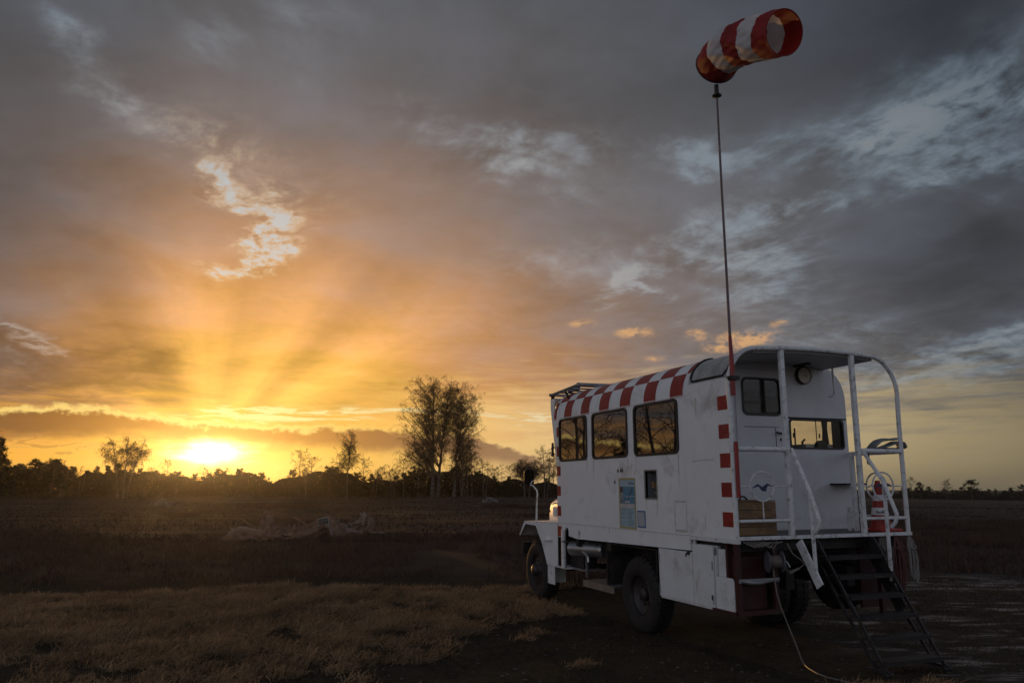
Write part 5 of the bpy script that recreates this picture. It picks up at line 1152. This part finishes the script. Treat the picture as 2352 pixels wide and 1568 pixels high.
# --- under-body kit on the left
MB().tube([(-3.785, -0.02, 0.655), (-3.785, -0.02, 1.28)], 0.040, 10).build('breather_pipe', white_worn, TR, smooth=True)
tk = MB().lathe([(0.0, -0.42), (0.10, -0.415), (0.125, -0.39), (0.125, 0.39), (0.10, 0.415), (0.0, 0.42)], (-3.35, 0.22, 0.98), (0.97, 0.25, 0.02), 20).build('air_tank', alu, TR, smooth=True)
MB().tube([(-3.36, 0.12, 0.94), (-3.2, 0.10, 0.92), (-3.12, 0.10, 0.87), (-3.11, 0.10, 0.80)], 0.02, 8).build('tank_pipe', alu, tk, smooth=True)
MB().box(-3.90, -3.42, 0.16, 0.42, 0.665, 0.86).build('battery_box', steel_black, TR, bevel=0.01)
MB().box(-3.92, -3.30, 0.12, 0.46, 0.635, 0.664).bar((-3.29, 0.16, 0.54), (-3.29, 0.16, 1.1), 0.03, 0.03, (1, 0, 0)).build('battery_tray', galv, TR)
MB().box(-4.48, -3.74, 0.005, 0.34, 0.632, 0.662).build('running_board', white_worn, TR, bevel=0.004)
MB().tube([(-3.86, -0.03, 1.14), (-3.8, -0.05, 1.09), (-3.66, -0.03, 1.08), (-3.5, 0.02, 1.10)], 0.012, 6).build('hose', black, TR, smooth=True)
stp = MB().box(-3.11, -2.09, 0.0, 0.012, 0.435, 0.535).build('step_riser', alu, TR)
dp = MB(); 
for i in range(34):
    for j in range(3):
        cx, cz = -3.095+i*0.0302, 0.452+j*0.033; s_ = 1 if (i+j) % 2 else -1
        dp.add([(cx-0.011, -0.001, cz-0.008*s_), (cx, -0.004, cz+0.002), (cx+0.011, -0.001, cz+0.008*s_), (cx, -0.004, cz-0.002)], [(0, 1, 2, 3)])
dp.build('tread_pattern', alu, stp)
tp = MB()
for k in range(9): tp.box(-3.11, -2.09, 0.016+0.05*k, 0.05+0.05*k, 0.515, 0.532)
tp.build('step_grating', alu, stp)
# --- nose: fender, bonnet, mirror
fp = [(-5.83, 1.10), (-5.57, 1.345), (-4.07, 1.372), (-4.07, 0.665), (-4.52, 0.64), (-4.56, 0.70), (-4.745, 0.985), (-5.035, 1.287), (-5.525, 1.298), (-5.795, 1.075)]
def fender(y0, y1, ysheet):
    f = panel('front_fender', fp, [], 'xz', *((y0, y0+0.008) if ysheet > 0 else (y1-0.008, y1)), white, TR)
    t = MB(); tpn = [(-5.84, 1.09), (-5.575, 1.352), (-4.07, 1.380)]
    for (xa, za), (xb, zb) in zip(tpn, tpn[1:]):
        t.add([(xa, y0, za), (xb, y0, zb), (xb, y1, zb), (xa, y1, za), (xa, y0, za-0.012), (xb, y0, zb-0.012), (xb, y1, zb-0.012), (xa, y1, za-0.012)], [(0, 1, 2, 3), (7, 6, 5, 4), (0, 4, 5, 1), (1, 5, 6, 2), (2, 6, 7, 3), (3, 7, 4, 0)])
    t.build('fender_top', white, f, smooth=True, angle=20)
    MB().box(-4.10, -4.08, y0+0.01, y1-0.01, 0.62, 1.36).build('inner_fender', chassis_m, f)
    return f
fl = fender(0.0, 0.62, 1); fender(W-0.62, W, -1)
MB().box(-4.62, -4.28, -0.06, 0.0, 1.055, 1.085).build('foot_peg', white_worn, fl, bevel=0.004)
MB().box(-4.545, -4.53, 0.02, 0.36, 0.335, 0.63).box(-4.53, -4.25, 0.02, 0.03, 0.33, 0.63).build('mud_flap', white_worn, TR)
bp = [(-5.75, 1.34), (-5.75, 1.70), (-5.68, 1.735), (-4.07, 1.93), (-4.07, 1.34)]
bon = MB()
def bsec(x, zt):
    t = (x+5.76)/1.7; y0 = 0.60-0.17*t
    L_ = [(x, y0, 1.34), (x, y0+0.005, 1.52), (x, y0+0.035, zt-0.06), (x, y0+0.10, zt-0.005), (x, 0.95, zt+0.055), (x, 1.3, zt+0.07)]
    return L_+[(x, W-y, z) for x, y, z in L_[-2::-1]]
secs = [bsec(-5.76, 1.70), bsec(-5.70, 1.735), bsec(-5.1, 1.80), bsec(-4.06, 1.92)]
vs = [p for s_ in secs for p in s_]; n = 11; fs = [tuple(range(n))]+[(i*n+k, i*n+k+1, (i+1)*n+k+1, (i+1)*n+k) for i in range(3) for k in range(n-1)]
bon = bon.add(vs, fs).build('bonnet', white, TR, smooth=True, angle=25)
lv = MB()
for k in range(5): lv.box(-5.44+k*0.058, -5.405+k*0.058, 0.530-k*0.006, 0.58, 1.435, 1.595)
lv.build('louvre', white_worn, bon, bevel=0.004)
MB().bar((-5.47, 0.565, 1.42), (-5.13, 0.532, 1.42), 0.02, 0.014).bar((-5.47, 0.566, 1.606), (-5.13, 0.533, 1.606), 0.02, 0.012).bar((-5.75, 0.625, 1.655), (-4.08, 0.455, 1.81), 0.02, 0.012).build('bonnet_trim', white_worn, bon)
MB().tube([(-5.66, 0.575, 1.50), (-5.66, 0.555, 1.56), (-5.66, 0.565, 1.66), (-5.66, 0.60, 1.70)], 0.014, 6).tube([(-5.66+0.02*cos(a*pi/6), 0.66, 1.775+0.02*sin(a*pi/6)) for a in range(13)], 0.005, 5, cap=False).build('bonnet_latch', steel_black, bon)
MB().box(-5.80, -5.765, 0.66, 1.94, 1.0, 1.66).build('grille', chassis_m, TR)
MB().box(-6.0, -5.9, 0.1, W-0.1, 0.72, 0.94).build('bumper', chassis_m, TR, bevel=0.01)
mr = MB().tube([(-5.23, 0.10, 1.32), (-5.20, 0.10, 1.75), (-5.17, 0.10, 1.84), (-5.20, 0.10, 1.92), (-5.35, 0.09, 2.0), (-5.48, 0.09, 2.02)], [0.020, 0.017, 0.017, 0.014, 0.012, 0.012], 8).build('mirror_arm', white_worn, TR, smooth=True)
ml = rrect(-0.10, 0.10, -0.165, 0.165, 0.085, 6)
def mpl(e0, e1, sc):   # plate facing rearwards and a little outwards
    m = MB(); ax = Vector((0.90, -0.30, -0.30)).normalized(); u = Vector((0, 0, 1)).cross(ax).normalized(); w = ax.cross(u); c = Vector((-5.47, 0.06, 2.16))
    n = len(ml); vs = [c+u*(a*sc)+w*(b2*sc)+ax*e for e in (e0, e1) for a, b2 in ml]
    return m.add(vs, [tuple(range(n)), tuple(range(2*n-1, n-1, -1))]+[(i, i+n, (i+1) % n+n, (i+1) % n) for i in range(n)])
mh = mpl(-0.035, 0.0, 1.0).build('mirror_housing', black, mr)
mpl(0.0005, 0.003, 0.9).build('mirror_glass', mirror_m, mr)
# --- wheels
def wheel(name, front):
    R = 0.515
    o = bpy.data.objects.new(name, None)
    rim = MB().lathe([(0.285, 0.03), (0.27, 0.015), (0.262, 0.03), (0.255, 0.07), (0.22, 0.09 if not front else 0.06), (0.14, 0.12 if not front else 0.03), (0.0, 0.12 if not front else 0.03)], (0, 0, 0), (0, 1, 0), 40)
    rim.lathe([(0.285, 0.26), (0.27, 0.275), (0.255, 0.2), (0.2, 0.16), (0.0, 0.16)], (0, 0, 0), (0, 1, 0), 24)
    w = rim.build('wheel', rim_m, TR, smooth=True, angle=50)
    t = MB().lathe([(0.272, 0.03), (0.30, 0.008), (0.34, -0.004), (0.41, -0.008), (0.455, 0.0), (0.485, 0.02), (0.50, 0.05), (0.502, 0.14), (0.50, 0.235), (0.485, 0.265), (0.455, 0.285), (0.41, 0.292), (0.34, 0.288), (0.30, 0.275), (0.272, 0.255)], (0, 0, 0), (0, 1, 0), 56)
    N = 34
    for k in range(N):
        for sd_, ph in ((0, 0.0), (1, 0.5)):
            a = 2*pi*(k+ph)/N; da = 2*pi/N*0.30
            y0, y1 = (0.006, 0.125) if sd_ == 0 else (0.162, 0.281)
            ys = (y0, y0+0.03, y1) if sd_ == 0 else (y1, y1-0.03, y0)
            vs = []
            for (yy, ri, ro) in ((ys[0], 0.455, 0.478), (ys[1], 0.485, 0.515), (ys[2], 0.495, 0.515)):
                for aa in (a-da, a+da):
                    vs += [(ri*cos(aa), yy, ri*sin(aa)), (ro*cos(aa), yy, ro*sin(aa))]
            t.add(vs, [(0, 1, 3, 2), (1, 5, 7, 3), (5, 9, 11, 7), (0, 4, 5, 1), (2, 3, 7, 6), (4, 8, 9, 5), (6, 7, 11, 10), (8, 10, 11, 9)])
    t.build('tyre', tyre_m, w, smooth=True, angle=35)
    h = MB()
    if front:
        h.lathe([(0.0, -0.075), (0.07, -0.07), (0.10, -0.045), (0.11, 0.01), (0.15, 0.03)], (0, 0, 0), (0, 1, 0), 24)
        for k in range(8): h.lathe([(0.0, 0.0), (0.014, 0.002), (0.014, 0.03)], (0.165*cos(k*pi/4), 0.008, 0.165*sin(k*pi/4)), (0, 1, 0), 6)
    else:
        h.lathe([(0.0, 0.05), (0.06, 0.055), (0.085, 0.07), (0.09, 0.12)], (0, 0, 0), (0, 1, 0), 24)
        for k in range(8): h.lathe([(0.0, 0.0), (0.014, 0.002), (0.014, 0.03)], (0.135*cos(k*pi/4), 0.09, 0.135*sin(k*pi/4)), (0, 1, 0), 6)
    h.build('hub', rim_m, w, smooth=True)
    return w
# parts were built about the world origin: shift them onto their axles
def fit_wheel(w, pos, flip=False, rot=0.0):
    # mesh coordinates are relative to the truck's empty, undo that offset once
    w.rotation_euler = (0, rot, pi if flip else 0)
    w.location = Vector(pos) - ROOT[TR.name]
for front, xa in ((False, -1.414), (True, -5.08)):
    w = wheel('wheel', front)
    for ob in [w]+list(w.children):
        ob.data.transform(Matrix.Translation(ROOT[TR.name]))
    w2 = copy_tree(w, TR)
    fit_wheel(w, (xa, 0.02, 0.505), rot=0.2); fit_wheel(w2, (xa, W-0.02, 0.505), True, 0.7)
    if not front:
        w3 = copy_tree(w, TR); fit_wheel(w3, (0.05, 2.08, 0.82), rot=0.4); w3.scale = (0.82, 0.82, 0.82)
        w4 = copy_tree(w, TR); fit_wheel(w4, (xa, W-0.36, 0.505), True, 0.3)

# ================================================================== windsock on its mast
WS = empty('windsock', (PX+0.045, 0.02, 2.5), 'red and white striped windsock on a tall mast at the truck corner', 'windsock')
mx_, my_ = PX+0.045, 0.02
MB().tube([(mx_, my_, 3.04), (mx_, my_, 3.4), (mx_-0.01, my_, 3.75)], [0.029, 0.029, 0.020], 10).build('mast_base', red, WS, smooth=True)
MB().tube([(mx_-0.01, my_, 3.75), (mx_-0.02, my_+0.006, 4.6), (mx_-0.035, my_+0.012, 5.6), (mx_-0.045, my_+0.02, 6.86)], [0.018, 0.016, 0.015, 0.013], 10).build('mast', mat('mast_paint', (0.13, 0.085, 0.085), 0.45, var=0.3, vscale=3.0, dirt=(0.30, 0.28, 0.27), dirt_amt=0.4, dscale=5.0), WS, smooth=True)
MB().lathe([(0.018, -0.02), (0.06, 0.0), (0.06, 0.012), (0.03, 0.03), (0.028, 0.15)], (mx_-0.045, my_+0.02, 6.85), (0, 0, 1), 16).build('mast_collar', steel_black, WS, smooth=True)
A0 = Vector((0.93, 0.03, 7.255)); B0 = Vector((2.20, 0.02, 6.985))
CTRL = (A0, A0+Vector((0.50, -0.16, 0.06)), B0-Vector((0.44, 0.0, -0.16)), B0)
NS, NC = 70, 72
def bez(t):
    a, b2, c, d_ = CTRL; u = 1-t; return a*u**3+b2*(3*u*u*t)+c*(3*u*t*t)+d_*t**3
FR = []; up_ = Vector((0, 0, 1))
for i in range(NS+1):
    t = i/NS; tg = (bez(min(1, t+0.01))-bez(max(0, t-0.01))).normalized(); up_ = (up_-tg*up_.dot(tg)).normalized(); FR.append((bez(t), up_.copy(), tg.cross(up_)))
def sock_pt(t, q):
    c, SU, SV = FR[min(NS, int(round(t*NS)))]
    r = 0.258-0.004*t
    s = (t*5) % 1.0; body = sin(pi*t)**0.6
    r *= 1+0.030*sin(pi*s)-0.02                                   # pinched at the seams
    r *= 1+0.035*sin(4*q+7*t)*body+0.030*sin(9*q-17*t+1.0)*body+0.020*sin(17*q+26*t+2.0)*body+0.010*sin(31*q-40*t)*body
    r *= 1-0.10*body*max(0.0, cos(q-2.6-1.2*t))**3                # a slack fold along the underside
    return c+(SU*cos(q)+SV*sin(q))*r-SU*(0.035*sin(pi*t)*(0.5-0.5*cos(q)))
for b_ in range(5):
    m = MB(); i0, i1 = b_*NS//5, (b_+1)*NS//5; k_ = i1-i0
    vs = [sock_pt((i0+i)/NS, 2*pi*k/NC) for i in range(k_+1) for k in range(NC)]
    fs = [(i*NC+k, i*NC+(k+1) % NC, (i+1)*NC+(k+1) % NC, (i+1)*NC+k) for i in range(k_) for k in range(NC)]
    m.add(vs, fs).build('sock_band', sock_red if b_ % 2 == 0 else sock_white, WS, smooth=True, angle=80)
MB().tube([sock_pt(0.0, 2*pi*k/48) for k in range(49)], 0.012, 6, cap=False).build('hoop', steel_black, WS, smooth=True)
MB().tube([sock_pt(1.0, 2*pi*k/48) for k in range(49)], 0.008, 6, cap=False).build('hem', sock_red, WS, smooth=True)

# ================================================================== stairs
ST = empty('stairs', (1.4, 1.5, 0.0), 'black steel steps leading up to the rear platform of the truck', 'stairs')
def sx(i): return 1.0+0.148*i
def sz(i): return 1.175-0.205*i
grate = mat('tread_steel', (0.016, 0.013, 0.012), 0.7, metal=0.0, var=0.3, vscale=20.0, dirt=(0.12, 0.08, 0.06), dirt_amt=0.5, dscale=9.0)
for i in range(6):
    t = MB().box(sx(i)-0.09, sx(i)+0.10, 1.12, 1.93, sz(i)-0.012, sz(i)).box(sx(i)+0.10, sx(i)+0.112, 1.12, 1.93, sz(i)-0.04, sz(i)+0.002).build('tread', grate, ST)
    MB().box(sx(i)+0.1122, sx(i)+0.116, 1.13, 1.92, sz(i)-0.006, sz(i)+0.003).build('nosing', steel_black, t)
for y in (1.105, 1.945):
    MB().bar((0.93, y, 1.37), (sx(5)+0.10, y, 0.06), 0.02, 0.035, (1, 0, 0.7)).bar((0.80, y, 1.30), (sx(5)-0.03, y, 0.06), 0.02, 0.035, (1, 0, 0.7)).build('stringer', steel_black, ST)
    MB().bar((sx(5)-0.16, y, 0.05), (sx(5)+0.15, y, 0.05), 0.05, 0.03).tube([(sx(5)+0.12, y-0.05, 0.03), (sx(5)+0.12, y+0.05, 0.03)], 0.03, 8).build('foot', steel_black, ST)
panel('stringer_plate', [(0.72, 1.37), (0.90, 1.37), (1.36, 0.62), (1.33, 0.48), (1.22, 0.52)], [], 'xz', 1.962, 1.97, chassis_m, ST)

# ================================================================== things on and round the platform
CR = empty('crate', (0.5, 0.35, FZ), 'brown wooden crate standing on the platform behind the gull emblem', 'crate')
for k in range(4):
    z0 = FZ+0.005+k*0.096
    MB().box(0.80, 0.815, 0.075, 0.64, z0, z0+0.092).build('plank', wood_m, CR, bevel=0.003); MB().box(0.22, 0.235, 0.075, 0.64, z0, z0+0.092).build('plank', wood_m, CR)
    MB().box(0.236, 0.799, 0.07, 0.085, z0, z0+0.092).build('plank', wood_m, CR); MB().box(0.236, 0.799, 0.63, 0.645, z0, z0+0.092).build('plank', wood_m, CR)
MB().box(0.225, 0.81, 0.072, 0.643, FZ+0.391, FZ+0.404).build('lid', wood_m, CR, bevel=0.003)
MB().tube([(0.6, 0.28, FZ+0.404), (0.62, 0.30, FZ+0.45), (0.6, 0.36, FZ+0.44), (0.6, 0.40, FZ+0.404)], 0.012, 6).build('handle', steel_black, CR)
CN = empty('traffic_cone', (0.70, 2.36, FZ), 'orange and white traffic cone standing on the truck platform', 'traffic cone')
cx, cy = 0.70, 2.36
MB().prism([(cx+u, cy+v) for u, v in rrect(-0.19, 0.19, -0.19, 0.19, 0.05)], 'xy', FZ+0.002, FZ+0.035).build('base', orange, CN, bevel=0.008)
lv_ = [(0.0, 'o'), (0.17, 'w'), (0.26, 'o'), (0.345, 'w'), (0.42, 'o'), (0.60, None)]
for (h0, c_), (h1, _) in zip(lv_, lv_[1:]):
    r0, r1 = 0.135-0.175*h0, 0.135-0.175*h1
    MB().lathe([(r0, h0), (r1, h1)], (cx, cy, FZ+0.035), (0, 0, 1), 28, cap1=(h1 == 0.60)).build('cone_band', orange if c_ == 'o' else cone_white, CN, smooth=True)
mk = MB(); random.seed(2)
for k in range(6):
    a = radians(-62+k*13); r = 0.107
    for j, (h0, h1) in enumerate([(0.192, 0.225), (0.190, 0.212), (0.190, 0.212), (0.19, 0.228), (0.19, 0.2), (0.192, 0.225)][k:k+1]):
        for da in (-0.05, 0.05):
            p = Vector((cx+r*cos(a+da), cy+r*sin(a+da), FZ+0.035))
            mk.bar(p+Vector((0, 0, h0)), p+Vector((0, 0, h1)), 0.006, 0.004, (cos(a), sin(a), 0))
mk.build('lettering', black, CN)
# folded grey plastic thing on the right-hand rail
FP = empty('plastic_seat', (0.75, 2.45, 2.455), 'grey moulded plastic seat lying upside down on the platform rail', 'plastic seat')
def strip_mesh(rows):
    n = len(rows[0]); vs = [p for r in rows for p in r]
    return MB().add(vs, [(i*n+k, i*n+k+1, (i+1)*n+k+1, (i+1)*n+k) for i in range(len(rows)-1) for k in range(n-1)])
sp_ = [(2.21, 2.475), (2.26, 2.52), (2.33, 2.565), (2.42, 2.588), (2.52, 2.585), (2.64, 2.600)]
o = strip_mesh([[(x, y, z+dz_) for y, z in sp_] for x, dz_ in ((0.70, -0.02), (0.72, 0.0), (0.78, 0.004), (0.84, 0.0), (0.86, -0.02))]).build('shell', grey_plastic, FP, smooth=True)
o.modifiers.new('t', 'SOLIDIFY').thickness = 0.012
sp2 = [(2.20, 2.468), (2.36, 2.478), (2.48, 2.51), (2.60, 2.555), (2.68, 2.54), (2.705, 2.50), (2.71, 2.468)]
o = strip_mesh([[(x, y, z) for y, z in sp2] for x in (0.74, 0.80, 0.86, 0.90)]).build('backrest', grey_plastic, FP, smooth=True)
o.modifiers.new('t', 'SOLIDIFY').thickness = 0.012
MB().box(0.60, 0.88, 2.22, 2.70, 2.456, 2.466).build('base_plate', steel_black, FP)
# strap loop hanging from that rail
sl_ = MB().tube([(0.86, 2.06, 2.40), (0.87, 2.05, 2.32), (0.87, 2.055, 2.26), (0.87, 2.075, 2.25), (0.87, 2.085, 2.28), (0.86, 2.09, 2.40)], 0.008, 6).build('strap_loop', black, None, smooth=True)
tag(sl_, 'thin black strap loop hanging under the right platform rail', 'strap')
# cable reel with cable
RE = empty('cable_reel', (0.98, 0.45, 1.13), 'dark cable reel hanging below the platform edge beside the steps', 'cable reel')
rax = Vector((0.35, 0.93, 0.0)).normalized(); rc = Vector((0.99, 0.44, 1.135))
MB().lathe([(0.055, -0.09), (0.055, 0.075)], rc, rax, 20).lathe([(0.0, -0.093), (0.118, -0.093), (0.122, -0.087), (0.118, -0.081), (0.05, -0.081)], rc, rax, 28).build('drum', drum_m, RE, smooth=True)
MB().lathe([(0.05, 0.07), (0.115, 0.07), (0.12, 0.078), (0.115, 0.086), (0.0, 0.086)], rc, rax, 28).build('flange', drum_m, RE, smooth=True)
wl = []
for k in range(15*9+1):
    a = 2*pi*k/15; u = rax.cross(Vector((0, 0, 1))).normalized(); wl.append(rc+rax*(-0.072+0.14*k/(15*9))+(u*cos(a)+Vector((0, 0, 1))*sin(a))*0.066)
MB().tube(wl, 0.0085, 5).build('winding', cable_m, RE, smooth=True)
MB().tube([rc+rax*0.09, rc+rax*0.13, rc+rax*0.135+Vector((0.02, 0.02, -0.06))], 0.012, 6).build('crank', galv, RE)
MB().tube([(0.86, 0.44, 1.36), (0.95, 0.44, 1.30), rc+Vector((0, 0, 0.05))], 0.012, 6).build('bracket', steel_black, RE)
cb = MB().tube([(1.02, 0.385, 1.075), (1.03, 0.385, 0.95), (1.035, 0.40, 0.80), (1.04, 0.45, 0.62), (1.05, 0.53, 0.42), (1.06, 0.61, 0.22), (1.07, 0.66, 0.07), (1.09, 0.68, 0.02), (1.16, 0.645, 0.015), (1.26, 0.60, 0.014), (1.45, 0.53, 0.013), (1.62, 0.50, 0.013), (1.86, 0.545, 0.012), (2.2, 0.60, 0.012), (2.8, 0.5, 0.012)], 0.0085, 6).build('power_cable', cable_m, None, smooth=True)
tag(cb, 'pale electric cable running from the reel down across the grass', 'cable')
c2 = MB().tube([(1.02, 0.60, 1.34), (1.03, 0.66, 1.22), (1.05, 0.76, 1.15), (1.06, 0.79, 1.10), (1.06, 0.72, 1.06), (1.06, 0.60, 1.02), (1.05, 0.55, 1.04), (1.04, 0.54, 1.12), (1.03, 0.50, 1.16)], 0.0075, 6).tube([(1.06, 0.71, 1.057), (1.06, 0.58, 1.012)], 0.016, 8).build('plug_cable', cable_m, None, smooth=True)
tag(c2, 'short pale cable with a plug looped beside the cable reel', 'cable')
c3 = MB(); random.seed(11)
for k in range(6):
    y0 = 0.06+0.05*k; c3.tube([(0.93, y0, 1.362), (0.95, y0+0.05, 1.335-0.01*random.random()), (0.96, y0+0.14, 1.32-0.04*random.random()), (0.95, y0+0.2, 1.335), (0.93, y0+0.24+0.06*random.random(), 1.352)], 0.008, 5)
tag(c3.build('cable_bundle', cable_m, None, smooth=True), 'bundle of pale cables tied under the platform edge by the corner', 'cable')
# ropes hung under the right-hand corner
def rope_hank(name, label, y, x, ztop, zbot, n, material, spread, seed, r=0.012):
    random.seed(seed); m = MB()
    for k in range(n):
        a = random.uniform(-1, 1)*spread; b2 = random.uniform(-1, 1)*spread; zb = zbot+random.uniform(0, 0.12)
        m.tube([(x, y+a*0.2, ztop-0.02), (x+0.03, y+a*0.8-0.02, ztop-0.12), (x+0.04+b2*0.4, y+a-0.02, (ztop+zb)/2), (x+0.03, y+a-0.005, zb+0.05), (x+0.03, y+a*0.6+0.02, zb), (x+0.02, y+a+0.05, zb+0.06), (x+0.03, y+a+0.05, (ztop+zb)/2), (x+0.01, y+a*0.5+0.04, ztop-0.08), (x, y+a*0.2+0.01, ztop)], r, 6)
    m.tube([(x+0.05, y-0.05, ztop-0.14), (x+0.06, y+0.02, ztop-0.16), (x+0.04, y+0.07, ztop-0.13), (x-0.01, y+0.02, ztop-0.12), (x+0.05, y-0.05, ztop-0.15)], r, 6)
    tag(m.build(name, material, None, smooth=True), label, 'rope', 'ropes hung under the platform')
rope_hank('rope', 'pale grey rope hank hanging below the far right corner of the platform', 2.54, 0.95, 1.375, 0.80, 7, rope_m, 0.045, 1)
rope_hank('rope', 'dark tangled rope hanging below the platform behind the right handrail post', 2.09, 0.96, 1.37, 0.98, 10, rope_dark, 0.09, 2)
rope_hank('rope', 'reddish rope hanging between the other two ropes under the platform', 2.33, 0.94, 1.37, 0.70, 7, rope_red, 0.07, 4, 0.010)

# ================================================================== evening haze over the heath
hz_ = MB().box(-1110, 360, -870, 870, -8, 31).build('haze', None, None); hz_['kind'] = 'stuff'
HM = bpy.data.materials.new('haze_air'); HM.use_nodes = True; T = HM.node_tree; T.nodes.clear()
pv = T.nodes.new('ShaderNodeVolumePrincipled'); pv.inputs['Color'].default_value = (0.95, 0.93, 0.9, 1); pv.inputs['Density'].default_value = 0.00017; pv.inputs['Anisotropy'].default_value = 0.9
mo = T.nodes.new('ShaderNodeOutputMaterial'); T.links.new(pv.outputs[0], mo.inputs['Volume']); hz_.data.materials.append(HM)
